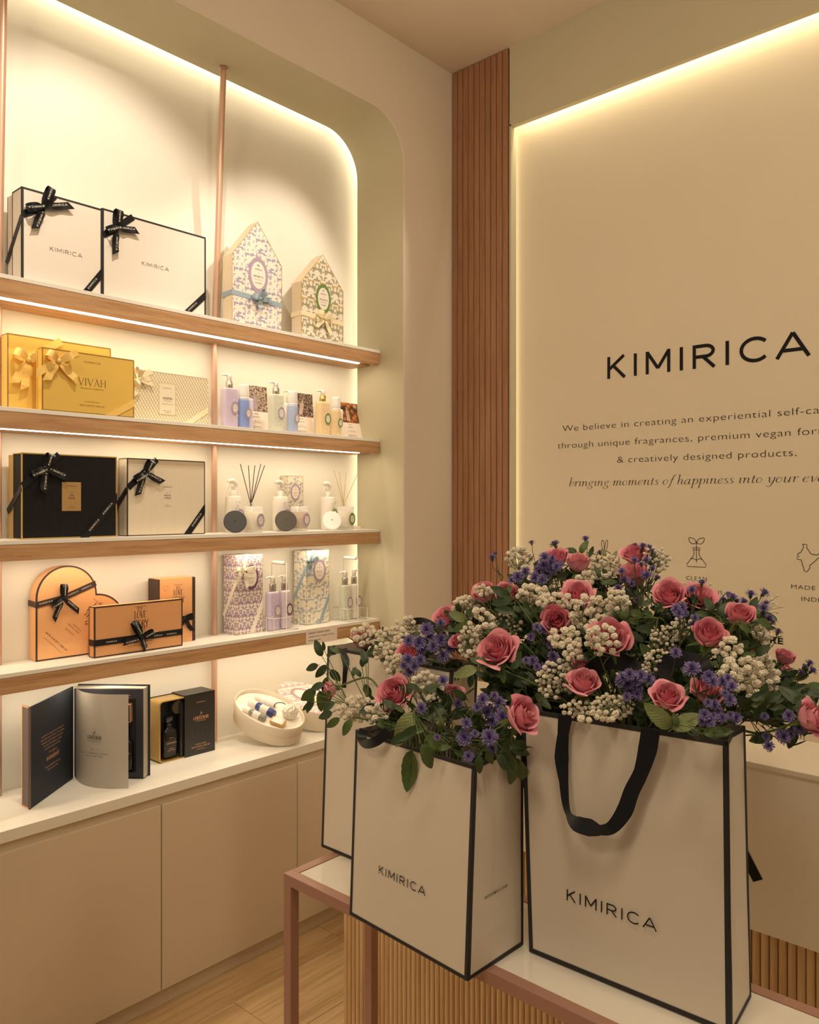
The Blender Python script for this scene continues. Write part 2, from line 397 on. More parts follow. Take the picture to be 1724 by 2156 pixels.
def logo(mb, T, h=1.0, wt=.12, center=True, stretch=1.0):
    """the wordmark K I M I R I C A in wide geometric capitals, cap height h"""
    adv = []; x = 0; w = wt
    gl = []
    for ch in 'KIMIRICA':
        g = []
        if ch == 'K': g = [[(w / 2, 0), (w / 2, 1)], [(w * .6, .42), (.80, 1)], [(.27, .60), (.84, 0)]]; a = .86
        elif ch == 'I': g = [[(w / 2, 0), (w / 2, 1)]]; a = w
        elif ch == 'M': g = [[(w / 2, 0), (w / 2, 1)], [(w / 2, .97), (.55, .22)], [(.55, .22), (1.1 - w / 2, .97)], [(1.1 - w / 2, 0), (1.1 - w / 2, 1)]]; a = 1.1
        elif ch == 'R':
            arc = [(.55 + .30 * cos(t), .675 + .265 * sin(t)) for t in [pi / 2 - i * pi / 8 for i in range(9)]]
            g = [[(w / 2, 0), (w / 2, 1)], [(w, 1 - w / 2)] + [(.55 + .30 * cos(t), .705 + (.295 - w / 2) * sin(t)) for t in [pi / 2 - i * pi / 10 for i in range(11)]] + [(w, .41 + w / 2)], [(.46, .45), (.90, 0)]]; a = .94
        elif ch == 'C':
            arc = [(.60 + (.60 - w / 2) * cos(t), .5 + (.52 - w / 2) * sin(t)) for t in [rad(42) + i * rad(276) / 22 for i in range(23)]]
            g = [arc]; a = .96
        else: g = [[(.05, 0), (.62, .98)], [(.62, .98), (1.19, 0)], [(.28, .30), (.97, .30)]]; a = 1.24
        gl.append((x, g)); x += a + .40
    tot = x - .40
    for x0, g in gl:
        for s_ in g:
            if len(s_) > 2:
                poly_stroke(mb, [((x0 + q_[0] - (tot / 2 if center else 0)) * h * stretch, q_[1] * h) for q_ in s_], wt * h, T @ M.Translation((0, 0, wt * h * .04)), k=1); continue
            d = V((s_[1][0] - s_[0][0], s_[1][1] - s_[0][1], 0)); e = d.normalized() * (.02 if len(g) > 6 else 0)
            seg(mb, ((x0 + s_[0][0] - e.x - (tot / 2 if center else 0)) * h * stretch, (s_[0][1] - e.y) * h), ((x0 + s_[1][0] + e.x - (tot / 2 if center else 0)) * h * stretch, (s_[1][1] + e.y) * h), wt * h, 0, T)
    return tot * h * stretch
IT = {'i': ([[(0, .8), (.12, 1), (.2, .9), (.2, .2), (.3, 0), (.45, .15)], [(.2, 1.42), (.26, 1.56)]], .45),
 'n': ([[(0, .8), (.12, 1), (.2, .9), (.2, 0)], [(.2, .5), (.42, .95), (.6, 1), (.7, .82), (.7, .2), (.8, 0), (.95, .15)]], .98),
 'm': ([[(0, .8), (.12, 1), (.2, .9), (.2, 0)], [(.2, .5), (.4, .95), (.56, 1), (.65, .82), (.65, 0)], [(.65, .5), (.85, .95), (1.02, 1), (1.12, .82), (1.12, .2), (1.22, 0), (1.37, .15)]], 1.4),
 'r': ([[(0, .8), (.12, 1), (.2, .9), (.2, 0)], [(.2, .5), (.38, .93), (.56, .98), (.6, .85)]], .62),
 'b': ([[(0, 1.8), (.15, 1.9), (.17, 1.5), (.15, .25), (.3, 0), (.6, .12), (.75, .55), (.62, .98), (.4, .95), (.17, .55)]], .85),
 'h': ([[(0, 1.8), (.15, 1.9), (.17, 1.5), (.17, 0)], [(.17, .5), (.38, .95), (.56, 1), (.66, .8), (.64, .2), (.75, 0), (.9, .15)]], .93),
 'g': ([[(.62, .9), (.38, 1), (.14, .72), (.2, .45), (.45, .38), (.64, .62), (.6, .9), (.85, 1.02)], [(.3, .38), (.2, .15), (.6, .02), (.75, -.3), (.45, -.62), (.1, -.55), (.05, -.28), (.3, -.02)]], .88),
 'o': ([[(.4, 1), (.13, .8), (.08, .35), (.32, 0), (.6, .2), (.68, .65), (.4, 1)]], .8),
 'e': ([[(.1, .48), (.48, .6), (.62, .84), (.42, 1), (.16, .78), (.08, .35), (.3, 0), (.66, .22)]], .74),
 'a': ([[(.68, .85), (.4, 1), (.1, .6), (.14, .1), (.38, 0), (.64, .45), (.7, .95)], [(.72, 1), (.66, .18), (.78, 0), (.95, .15)]], .98),
 'd': ([[(.66, .85), (.4, 1), (.1, .6), (.14, .1), (.38, 0), (.64, .45), (.7, .95)], [(.68, 1.8), (.83, 1.9), (.8, 1.4), (.66, .18), (.78, 0), (.95, .15)]], .98),
 't': ([[(.25, 1.4), (.2, .25), (.34, 0), (.52, .15)], [(0, .97), (.5, .97)]], .55),
 's': ([[(.52, .8), (.34, 1), (.14, .82), (.28, .55), (.5, .3), (.34, 0), (.06, .14)]], .62),
 'f': ([[(.8, 1.75), (.64, 1.9), (.45, 1.5), (.28, 0), (.1, -.6), (-.12, -.55)], [(.1, .97), (.65, .97)]], .6),
 'p': ([[(0, .85), (.13, 1), (.2, .9), (.2, -.75)], [(.05, -.75), (.38, -.75)], [(.2, .5), (.45, .98), (.7, .85), (.74, .3), (.5, 0), (.2, .2)]], .86),
 'y': ([[(0, .85), (.14, 1), (.24, .8), (.3, .2), (.5, 0), (.72, .35)], [(.82, 1), (.76, .1), (.5, -.6), (.2, -.68), (.06, -.48)]], .95),
 'u': ([[(0, .85), (.12, 1), (.2, .9), (.18, .22), (.32, 0), (.56, .18), (.72, .55)], [(.77, 1), (.71, .18), (.82, 0), (.97, .15)]], 1.0),
 'v': ([[(0, .85), (.14, 1), (.24, .8), (.34, 0), (.62, .45), (.72, 1)]], .8), ' ': ([], .42), ',': ([[(.12, .1), (.05, -.25)]], .3)}
def italic(mb, s, T, xh, width=None, nib=(.035, .16), shear=.28, center=True):
    x = 0; out = []
    for ch in s:
        g, a = IT[ch]; out.append((x, g)); x += a + .06
    k = xh if width is None else width / x
    for x0, g in out:
        for st in g:
            pts = [((x0 + px - (x / 2 if center else 0)) * k + py * xh * shear, py * xh) for px, py in st]
            d = (nib[0] * xh, nib[1] * xh)
            poly_stroke(mb, pts, 0, T, nib=d, k=4)
CAPS = {'L': ([[(.1, 1), (.1, 0)], [(.1, .02), (.5, .02), (.55, .2)], [(0, 1), (.22, 1)]], .58),
 'O': ([[(.4, 1), (.12, .8), (.08, .3), (.4, 0), (.68, .25), (.7, .75), (.4, 1)]], .8),
 'V': ([[(.05, 1), (.38, 0)], [(.38, 0), (.7, 1)], [(-.05, 1), (.2, 1)], [(.6, 1), (.8, 1)]], .75),
 'E': ([[(.1, 1), (.1, 0)], [(.1, .99), (.52, .99), (.55, .82)], [(.1, .5), (.42, .5)], [(.1, .01), (.52, .01), (.57, .2)]], .6),
 'S': ([[(.5, .85), (.3, 1), (.08, .8), (.25, .55), (.5, .3), (.3, 0), (.05, .15)]], .6),
 'T': ([[(.35, 1), (.35, 0)], [(0, .85), (.02, .99), (.68, .99), (.7, .85)], [(.25, 0), (.45, 0)]], .7),
 'R': ([[(.1, 1), (.1, 0)], [(.1, .99), (.45, .95), (.5, .7), (.35, .5), (.1, .5)], [(.3, .5), (.62, 0)], [(0, 0), (.22, 0)]], .65),
 'Y': ([[(.02, 1), (.36, .45)], [(.7, 1), (.36, .45)], [(.36, .45), (.36, 0)], [(.24, 0), (.48, 0)]], .72),
 'I': ([[(.1, 1), (.1, 0)], [(0, 1), (.2, 1)], [(0, 0), (.2, 0)]], .26),
 'A': ([[(.08, 0), (.36, 1)], [(.36, 1), (.66, 0)], [(.17, .33), (.56, .33)], [(0, 0), (.18, 0)], [(.55, 0), (.76, 0)]], .76),
 'H': ([[(.1, 1), (.1, 0)], [(.62, 1), (.62, 0)], [(.1, .5), (.62, .5)], [(0, 1), (.2, 1)], [(.52, 1), (.72, 1)], [(0, 0), (.2, 0)], [(.52, 0), (.72, 0)]], .76),
 'G': ([[(.62, .82), (.4, 1), (.12, .75), (.1, .3), (.4, 0), (.64, .18), (.64, .45)], [(.48, .46), (.75, .46)]], .78),
 'N': ([[(.1, 1), (.1, 0)], [(.1, 1), (.65, 0)], [(.65, 0), (.65, 1)], [(0, 0), (.2, 0)], [(.55, 1), (.75, 1)]], .8),
 'M': ([[(.1, 0), (.14, 1)], [(.14, 1), (.45, .1)], [(.45, .1), (.76, 1)], [(.76, 1), (.8, 0)], [(0, 0), (.2, 0)], [(.7, 0), (.9, 0)]], .95), ' ': ([], .4)}
def serif(mb, s, T, h, wscale=1.0, nib=(.03, .13), track=.08, center=True):
    x = 0; out = []
    for ch in s:
        g, a = CAPS[ch]; out.append((x, g)); x += a + track
    x -= track
    for x0, g in out:
        for st in g:
            pts = [((x0 + px - (x / 2 if center else 0)) * h * wscale, py * h) for px, py in st]
            poly_stroke(mb, pts, 0, T, nib=(nib[0] * h, nib[1] * h), k=4, smooth=len(pts) > 3)
    return x * h * wscale
_tc = {}
def text_mesh(s, thin=0.0, space=1.0, align='CENTER', res=3):
    key = (s, thin, space, align, res)
    if key in _tc: return _tc[key]
    c = bpy.data.curves.new('t', 'FONT'); c.body = s; c.align_x = align; c.size = 1; c.offset = thin; c.space_character = space; c.resolution_u = res
    o = bpy.data.objects.new('t', c); COL.objects.link(o); dg = bpy.context.evaluated_depsgraph_get()
    ev = o.evaluated_get(dg); me = ev.to_mesh(); r = ([v.co.copy() for v in me.vertices], [list(p.vertices) for p in me.polygons])
    ev.to_mesh_clear(); bpy.data.objects.remove(o); bpy.data.curves.remove(c); _tc[key] = r; return r
def text(mb, s, T, cap, width=None, thin=0.0, space=1.0, align='CENTER', res=3):
    """cap height in metres; width squeezes or stretches the line to fit"""
    vs, fs = text_mesh(s, thin, space, align, res)
    if not vs: return
    k = cap / .729
    x0, x1 = min(v.x for v in vs), max(v.x for v in vs); kx = k if width is None else width / (x1 - x0)
    mb.add([(v.x * kx, v.y * k, 0) for v in vs], fs, 0, mat=T)
FX, FZ = V((1, 0, 0)), V((0, 0, 1))
def front(x, y, z, rot=0):   # lettering frame on a face looking out of the niche (-Y)
    return frame((x, y - .0006, z), (cos(rot), 0, sin(rot)), (-sin(rot), 0, cos(rot)))
def sidef(x, y, z, rot=0):   # lettering frame on a face looking to -X
    return frame((x - .0006, y, z), (0, -cos(rot), sin(rot)), (0, sin(rot), cos(rot)))

# ------------------------------------------------------------------ writing on the sign panel
xp = XP - .001
def wallT(px, py): 
    q_ = onX(px, py, xp); return sidef(xp + .0002, q_.y, q_.z)
YCN = 1.288
b = MB(); T = frame((xp, YCN, H + .5435), (0, -1, 0), (0, 0, 1)); logo(b, T, .0935, .145, stretch=1.04)
b.build('wordmark', mINK, wall_r)
for s_, z, wd in (('We believe in creating an experiential self-care ritual', .332, 1.25), ('through unique fragrances, premium vegan formulations', .2568, 1.30), ('& creatively designed products,', .1825, .717)):
    b = MB(); text(b, s_, frame((xp, YCN, H + z), (0, -1, 0), (0, 0, 1)), .0285, wd, thin=-.016, space=1.06, res=5); b.build('lettering', mINK, wall_r)
b = MB(); italic(b, 'bringing moments of happiness into your everyday', frame((xp, YCN, H + .0865), (0, -1, 0), (0, 0, 1)), .0205, 1.19); b.build('lettering', mINK, wall_r)
# icons: rabbit, flask with a sprout, outline of India
def icon(strokes, px, py, s, w=.0022, label=None):
    q_ = onX(px, py, xp); T = frame((xp, q_.y, q_.z), (0, -1, 0), (0, 0, 1)); b = MB()
    for st, sm in strokes: poly_stroke(b, [(x * s, y * s) for x, y in st], w, T, k=5, smooth=sm)
    b.build('icon', mINK, wall_r, label)
def circ(cx, cy, rx, ry, a0=0, a1=360, n=14): return [(cx + rx * cos(rad(a0 + (a1 - a0) * i / n)), cy + ry * sin(rad(a0 + (a1 - a0) * i / n))) for i in range(n + 1)]
icon([([(-.03, 0), (-.13, .3), (-.11, .52), (-.02, .5), (.03, .25), (.0, 0)], True), ([(.02, .02), (.07, .3), (.15, .54), (.22, .5), (.18, .2), (.09, 0)], True),
      ([(-.3, -.1), (-.1, .0), (.1, .0), (.32, -.08), (.42, -.3), (.35, -.6), (.5, -.85), (.3, -1.0), (-.2, -1.0), (-.35, -.7), (-.2, -.5), (-.42, -.35), (-.3, -.1)], True)], 1271, 1160, .085)
icon([([(0, -.45), (0, .62)], False), ([(0, .55), (-.12, .75), (-.38, .8), (-.36, .62), (-.2, .5), (0, .55)], True), ([(0, .55), (.12, .75), (.38, .8), (.36, .62), (.2, .5), (0, .55)], True),
      ([(-.19, .3), (.19, .3), (.19, .2), (-.19, .2), (-.19, .3)], False), ([(-.13, .2), (-.13, -.05), (-.5, -.55), (-.46, -.66), (.46, -.66), (.5, -.55), (.13, -.05), (.13, .2)], False),
      ([(-.33, -.3), (-.17, -.24), (0, -.32), (.17, -.24), (.33, -.3)], True)], 1466, 1166, .0785)
icon([([(-.12, .62), (.12, .6), (.1, .42), (.2, .28), (.3, .1), (.5, .02), (.72, .02), (.74, .1), (.9, .08), (1.1, .2), (1.15, .08), (1.0, -.1), (.92, -.28), (.86, -.1), (.78, -.14), (.68, -.2), (.6, -.3), (.4, -.5),
        (.28, -.6), (.26, -.8), (.1, -1.0), (-.02, -.95), (-.12, -.6), (-.2, -.3), (-.4, -.28), (-.44, -.16), (-.3, -.1), (-.42, -.02), (-.34, .08), (-.2, .14), (-.14, .3), (-.05, .42), (-.12, .62)], False)], 1694, 1168, .062)
for s_, px, py, cap, wd, th_ in (('CLEAN', 1466, 1222, .0165, .082, -.012), ('FORMULATIONS', 1466, 1248, .0165, .205, -.012), ('MADE IN', 1704, 1242, .0165, .125, -.012), ('INDIA', 1712, 1267, .0165, .082, -.012), ('RE', 1634, 1355, .023, .047, .03)):
    q_ = onX(px, py, xp); b = MB(); text(b, s_, frame((xp, q_.y, q_.z), (0, -1, 0), (0, 0, 1)), cap, wd, thin=th_, space=1.1, res=4); b.build('lettering', mINK, wall_r)
# ------------------------------------------------------------------ ribbons and gift boxes
mYBOX = mat('marigold_foil_paper', (.86, .58, .13), .38, .25)
mYEDGE = mat('antique_gold_edge', (.42, .26, .06), .4, .5)
mYRIB = mat('marigold_satin', (.92, .62, .18), .35)
mCRIB = mat('cream_satin', (.90, .78, .52), .35)
mIRIB = mat('ivory_satin', (.90, .83, .70), .35)
mBRIB = mat('dusty_blue_satin', (.33, .43, .50), .35)
mORANGE = mat('apricot_paper', (.85, .45, .20), .5)
mORDARK = mat('apricot_print_panel', (.72, .36, .15), .5)
mDKBR = mat('dark_brown_edge', (.055, .03, .022), .5)
mLOVEINK = mat('dark_brown_print', (.10, .04, .02), .5)
mGOLDE = mat('gold_edge', (.70, .47, .14), .35, .6)
mGOLDLAB = mat('gold_label', (.52, .33, .13), .4, .4)
mSIDE = mat('pale_card_side', (.84, .74, .60), .6)
mGREYLID = mat('pale_grey_paper', (.80, .76, .68), .5)

def ribbed(name, c, pitch, depth=.5):
    m = mat(name, c, .5); q = NB(m); cc = q.n('ShaderNodeTexCoord'); sp = q.n('ShaderNodeSeparateXYZ'); q.l(cc.outputs['Object'], sp.inputs[0])
    s_ = q.math('SINE', q.math('MULTIPLY', q.math('ADD', sp.outputs[0], sp.outputs[1]), 2 * pi / pitch)); q.bump(s_, depth, .0012); return m
mBLACKBOX = ribbed('black_ribbed_paper', (.012, .012, .012), .0036, .5); mBLACKBOX.node_tree.nodes['Principled BSDF'].inputs['Specular IOR Level'].default_value = .2; mBLACKBOX.node_tree.nodes['Principled BSDF'].inputs['Roughness'].default_value = .7
mRIBIVORY = ribbed('ivory_ribbed_paper', (.80, .70, .54), .0036, .3)
def lattice(name, ground, ink, p):
    m = mat(name, ground, .45); q = NB(m); cc = q.n('ShaderNodeTexCoord'); sp = q.n('ShaderNodeSeparateXYZ'); q.l(cc.outputs['Object'], sp.inputs[0])
    x, z = q.math('MULTIPLY', q.math('ADD', sp.outputs[0], sp.outputs[1]), 1 / p), q.math('MULTIPLY', sp.outputs[2], .62 / p)
    wv = q.math('MULTIPLY', q.math('SINE', q.math('MULTIPLY', z, 4 * pi)), .10)
    a = q.math('PINGPONG', q.math('ADD', q.math('ADD', x, z), wv), .5); c = q.math('PINGPONG', q.math('ADD', q.math('SUBTRACT', x, z), wv), .5)
    f = q.ramp(q.math('MINIMUM', a, c), [(.07, (1, 1, 1)), (.12, (0, 0, 0))])
    mx = q.n('ShaderNodeMix', data_type='RGBA'); q.l(f, mx.inputs[0]); mx.inputs[6].default_value = (*ground, 1); mx.inputs[7].default_value = (*ink, 1); q.base(mx.outputs[2]); return m
mLATT = lattice('scallop_print', (.84, .77, .58), (.46, .35, .17), .0125)
mTOILE = mirrored_print('lilac_toile_print', (.88, .79, .68), (.38, .34, .46), .055, .07, 55, .535, mirror=False)
mOLIVE = mirrored_print('olive_scroll_print', (.82, .76, .64), (.36, .32, .20), .036, .085, 48, .50, ink2=(.58, .40, .12), th2=.60, ns2=30)
mDAMASK = mirrored_print('lilac_damask_print', (.82, .73, .66), (.36, .26, .36), .018, .052, 75, .49)
mBTOILE = mirrored_print('blue_toile_print', (.85, .80, .64), (.42, .44, .50), .04, .055, 48, .53, mirror=False)
mTOILEG = mirrored_print('grey_toile_print', (.80, .74, .60), (.44, .42, .44), .03, .04, 60, .52, mirror=False)
mROSETOILE = mirrored_print('rose_damask_print', (.84, .78, .70), (.52, .34, .38), .012, .02, 130, .5)

def ribbon_text(t, p, xd, yd, h, n, step):
    for i in range(n): put(t, lambda b: logo(b, frame(V(p) + V(xd).normalized() * step * i, xd, yd), h, .15), mWTEXT)
def bow(parent, c, dirs, tails, w, mats, name='bow', nrm=(0, -1, 0), knot=.8, txt=False, tm=None, lift=.0):
    """c: knot centre on the face; dirs/tails: (angle in degrees, length); loops stand off the face along nrm"""
    c = V(c); nrm = V(nrm); X = V((1, 0, 0)) if abs(nrm.x) < .5 else V((0, -1, 0)); Z = V((0, 0, 1))
    b = MB(); tb = []; k = w / .02
    for a, L in dirs:
        d = X * cos(rad(a)) + Z * sin(rad(a)); s = nrm.cross(d).normalized()
        pr = [(0, .010), (.35, .022), (.75, .030), (1.0, .023), (1.04, .012), (.95, .004), (.6, .003), (.25, .005), (0, .006)]
        pts = smooth_path([c + d * (L * u) + nrm * (v * k + lift) for u, v in pr], 4)
        ws = []
        for i, p in enumerate(pts):
            u = max(0, min(1, (p - c).dot(d) / L)); ws.append(s * (w / 2) * (.42 + .58 * min(1, u * 2.4)))
        b.strip(pts, ws)
        if txt: tb.append((frame(c + d * L * .68 + nrm * (.0315 * k + lift + .0008), d, nrm.cross(d)), w * .26))
    for a, L in tails:
        d = X * cos(rad(a)) + Z * sin(rad(a)); s = nrm.cross(d).normalized()
        pr = [(0, .006), (.3, .012), (.65, .008), (1, .012)]
        pts = smooth_path([c + d * (L * u) + nrm * (v * k + lift) for u, v in pr], 4); ws = []
        for i, p in enumerate(pts):
            u = (p - c).dot(d) / L; ws.append(s * (w / 2) * (.45 + .55 * min(1, u * 3)))
        b.strip(pts, ws)
        e = pts[-1]; hs = s * w / 2        # slanted cut at the end
        b.add([e + hs, e - hs, e + d * w * .7 + hs * (1 if a % 2 else -1), e + nrm * .0006], [(0, 1, 2)])
        if txt: tb.append((frame(c + d * L * .62 + nrm * (.011 * k + lift + .0012), d, nrm.cross(d)), w * .28))
    bo = b.build(name, mats, parent)
    kb = MB(); kb.lathe([(0, -.5), (.35, -.42), (.5, -.15), (.5, .15), (.35, .42), (0, .5)], 10, mat=frame(c + nrm * (.012 * k + lift), X, Z) @ M.Diagonal((w * knot, w * knot * .95, w * .55, 1)))
    MW[bo.name] = MW[parent.name]
    kb.build('knot', mats, bo)
    for T_, h_ in tb: put(parent, lambda q_: logo(q_, T_, h_, .16), tm or mWTEXT)
    return bo
def strap(parent, pts, w, m, nrm=(0, -1, 0), name='ribbon', up=None):
    pts = [V(p) for p in pts]; b = MB(); n = V(nrm)
    for a, c in zip(pts, pts[1:]):
        d = (c - a).normalized(); s = n.cross(d).normalized() * w / 2 if up is None else V(up) * w / 2
        b.strip([a + n * .0008, c + n * .0008], [s, s], .0008)
    return b.build(name, m, parent)
def diag(parent, corner, L1, L2, w, m, y, flip=1):
    """ribbon cut diagonally across a face corner; corner=(x,z); reaches L1 along x and L2 along z; clipped at the edges"""
    x, z = corner; b = MB(); yy = y - .0016
    k = w * sqrt(L1 * L1 + L2 * L2); a1, a2 = L1 - k / 2 / L2, L1 + k / 2 / L2; c1, c2 = L2 - k / 2 / L1, L2 + k / 2 / L1
    q = [(x - flip * a1, yy, z), (x - flip * a2, yy, z), (x, yy, z + c2), (x, yy, z + c1)]
    b.add(q + [(p[0], y, p[2]) for p in q], [(0, 1, 2, 3), (0, 4, 5, 1), (1, 5, 6, 2), (2, 6, 7, 3), (3, 7, 4, 0)])
    return b.build('ribbon', m, parent)
def edges_front(b, x0, x1, z0, z1, yf, yl, e, mi=0, side=True, back=True, top=True):
    """thin raised bands along every edge of a lid: front frame, vertical and top edges seen from the side"""
    o = .0006
    for (a, c, d, f) in ((x0, x1, z1 - e, z1 + o), (x0, x1, z0, z0 + e), (x0 - o, x0 + e, z0 + e, z1 - e), (x1 - e, x1 + o, z0 + e, z1 - e)):
        b.box(a, c, yf - o, yf + .0004, d, f, mi)
    if side:
        b.box(x0 - o, x0 + .0004, yf, yf + e, z0, z1 + o, mi); b.box(x0 - o, x0 + .0004, yl - e * .7, yl, z0, z1 + o, mi)
        b.box(x0 - o, x0 + .0004, yf, yl, z1 - e * .7, z1 + o, mi); b.box(x0 - o, x0 + .0004, yf, yl, z0, z0 + e * .7, mi)
    b.box(x0, x1, yf, yf + e * .7, z1 - .0004, z1 + o, mi)
def gift_box(name, label, x0, x1, yf, yb, z0, z1, m, em, e=.0045, lid=.62, group=None, m2=None, cat='gift box'):
    t = thing(name, label, cat, ((x0 + x1) / 2, (yf + yb) / 2, z0), group)
    yl = yf + (yb - yf) * lid
    MB().box(x0, x1, yf, yl, z0 + .0005, z1).build('lid', m, t)
    MB().box(x0 + .003, x1 - .003, yl + .0002, yb, z0 + .0005, z1 - .004).build('base', m2 or m, t)
    b = MB(); edges_front(b, x0, x1, z0 + .0006, z1, yf, yl, e); b.box(x0 + .0025, x0 + .0032, yb - .003, yb, z0 + .001, z1 - .004); b.build('edge_trim', em, t)
    return t
def put(parent, fn, m, name='lettering'):
    b = MB(); fn(b); return b.build(name, m, parent)

# --- top shelf
z0 = ZSH[0]
XA0, XA1 = Xat(45, 2.688), Xat(215, 2.685)
t = gift_box('gift_box', 'ivory box with black edges and black bow, farther from the house boxes', XA0, XA1, 2.685, 2.807, z0, H + 1.035, mCREAMBOX, mBLACKP, .006)
put(t, lambda b: logo(b, front((XA0 + XA1) / 2 + .01, 2.685, z0 + .118), .0135, .1), mGREYTEXT)
bow(t, (XA0 + .065, 2.684, H + 1.035 - .052), [(72, .068), (198, .056)], [(250, .075), (18, .088)], .024, mBLACK, txt=True)
strap(t, [(XA0 + .002, 2.684, H + 1.035 - .09), (XA0 + .065, 2.684, H + 1.035 - .052), (XA0 + .105, 2.684, H + 1.034)], .022, mBLACK)
strap(t, [(XA0 - .0008, 2.685, H + 1.035 - .096), (XA0 - .0008, 2.805, H + 1.035 - .225)], .022, mBLACK, (-1, 0, 0))
diag(t, (XA1, z0 + .001), .060, .082, .022, mBLACK, 2.684)
ribbon_text(t, (XA1 - .034, 2.6818, z0 + .036), (.6, 0, .82), (-.82, 0, .6), .0062, 1, .047)
XB0, XB1 = XA1 + .003, Xat(433, 2.69)
t = gift_box('gift_box', 'wide ivory box with black edges and bow, standing beside the metal pole', XB0, XB1, 2.69, 2.80, z0, H + 1.042, mCREAMBOX, mBLACKP, .006)
put(t, lambda b: logo(b, front((XB0 + XB1) / 2 - .005, 2.69, z0 + .145), .0135, .1), mGREYTEXT)
bow(t, (XB0 + .045, 2.689, H + 1.042 - .062), [(85, .062), (205, .036)], [(268, .082), (8, .072)], .024, mBLACK, txt=True)
strap(t, [(XB0 + .002, 2.689, H + 1.042 - .095), (XB0 + .045, 2.689, H + 1.042 - .062), (XB0 + .115, 2.689, H + 1.041)], .022, mBLACK)
diag(t, (XB1, z0 + .001), .088, .088, .022, mBLACK, 2.689)
ribbon_text(t, (XB1 - .058, 2.6868, z0 + .030), (.7, 0, .7), (-.7, 0, .7), .0062, 1, .055)

def oval_label(parent, x, y, z, rx, rz, ring, inner, lines=(), ink=None, w=.22, seg=32, text_on=True):
    """raised oval: coloured ring, pale middle, a little crown and lines of print"""
    b = MB(); P = lambda s, yy: [(x + rx * s * cos(2 * pi * i / seg), yy, z + rz * s * sin(2 * pi * i / seg)) for i in range(seg)]
    b.loft([P(1.0, y - .0002), P(1.0, y - .0014), P(1 - w * 1.15, y - .0014)], 0, cap0=False, cap1=False, smooth=False)
    lab = b.build('label_ring', ring, parent)
    b = MB(); b.add(P(1 - w * 1.15, y - .0012), [list(range(seg))]); b.build('label_middle', inner, parent)
    if text_on and lines:
        b = MB()
        for s_, dz, cap, wd in lines: text(b, s_, frame((x, y - .0018, z + dz * rz), FX, FZ), cap * rz, wd * rx, res=1)
        poly_stroke(b, [(-.16, .12), (0, -.12), (.16, .12), (.06, .06), (0, .12), (-.06, .06), (-.16, .12)], .05, frame((x, y - .0018, z + .52 * rz), FX, FZ) @ M.Diagonal((rx * .8, rx * .8, 1, 1)), smooth=False)
        b.build('lettering', ink or mBROWNTEXT, parent)
    return lab
def house_box(label, x0, x1, yf, yb, z0, ze, za, pm, sm, em, ring, rib, lines, bowdirs, tails, rz_=.28):
    t = thing('house_shaped_gift_box', label, 'gift box', ((x0 + x1) / 2, (yf + yb) / 2, z0))
    xm = (x0 + x1) / 2; pl = [(x0, z0 + .0005), (x1, z0 + .0005), (x1, ze), (xm, za), (x0, ze)]
    b = MB(); b.prism(pl, yf, yf + .0015, 0, 1); b.build('front_panel', [pm, em], t)
    b = MB(); s_ = .003; pl2 = [(x0 + s_, z0 + .0005), (x1 - s_, z0 + .0005), (x1 - s_, ze - .001), (xm, za - .004), (x0 + s_, ze - .001)]
    b.prism(pl, yf + .0016, yf + (yb - yf) * .7, 0); b.build('lid', sm, t)
    b = MB(); b.prism(pl2, yf + (yb - yf) * .7 + .0002, yb, 0); b.build('base', sm, t)
    b = MB()
    for (ax, az), (bx, bz) in zip(pl, pl[1:] + pl[:1]):
        d = V((bx - ax, 0, bz - az)).normalized() * 0; b.strip([(ax, yf - .0004, az), (bx, yf - .0004, bz)], [V((0, 0, .0012)) if abs(bz - az) < .1 * abs(bx - ax) else V((.0012, 0, 0))] * 2, .0008)
    b.build('edge_trim', em, t)
    zr = z0 + (ze - z0) * .44
    rw = .021
    strap(t, [(x0 - .0004, yf, zr + .004), (x1, yf, zr - .006)], rw, rib, up=(0, 0, 1))
    strap(t, [(x0 - .0002, yf - .001, zr + .004), (x0 - .0002, yb, zr + .002)], rw, rib, (-1, 0, 0), up=(0, 0, 1))
    rzz = (za - z0) * .168
    oval_label(t, xm + .003, yf - .0002, z0 + (za - z0) * .50, rzz * .66, rzz, ring, mCREAMBOX, lines)
    bow(t, (xm + .003, yf - .001, zr - .002), bowdirs, tails, rw, rib)
    return t
BL = (('KIMIRICA', .28, .085, .75), ('x', .10, .06, .1), ('BRIDGERTON', -.12, .11, 1.0), ('LUXURY FRAGRANCE GIFT', -.27, .045, .9), ('Sweet & Elegant', -.46, .09, .7))
mLILACRING = mat('mauve_print', (.42, .32, .42), .5); mGREENRING = mat('green_print', (.15, .25, .055), .5)
mHSIDE = mat('beige_card', (.80, .68, .50), .6)
house_box('house-shaped box in lilac toile print with blue ribbon, beside the pole', Xat(486, 2.70) + .006, Xat(593, 2.70), 2.70, 2.768, z0, H + 1.014, H + 1.173, mTOILE, mHSIDE, mGOLDE, mLILACRING, mBRIB, BL, [(55, .042), (170, .034)], [(272, .036), (5, .05)])
x0h = Xat(634.6, 2.72)
house_box('house-shaped box in olive scroll print with cream ribbon, by the niche side', x0h, x0h + .248, 2.72, 2.79, z0, H + .985, H + 1.128, mOLIVE, mHSIDE, mGOLDE, mGREENRING, mCRIB, BL, [(150, .045), (22, .045)], [(222, .062), (300, .07)])

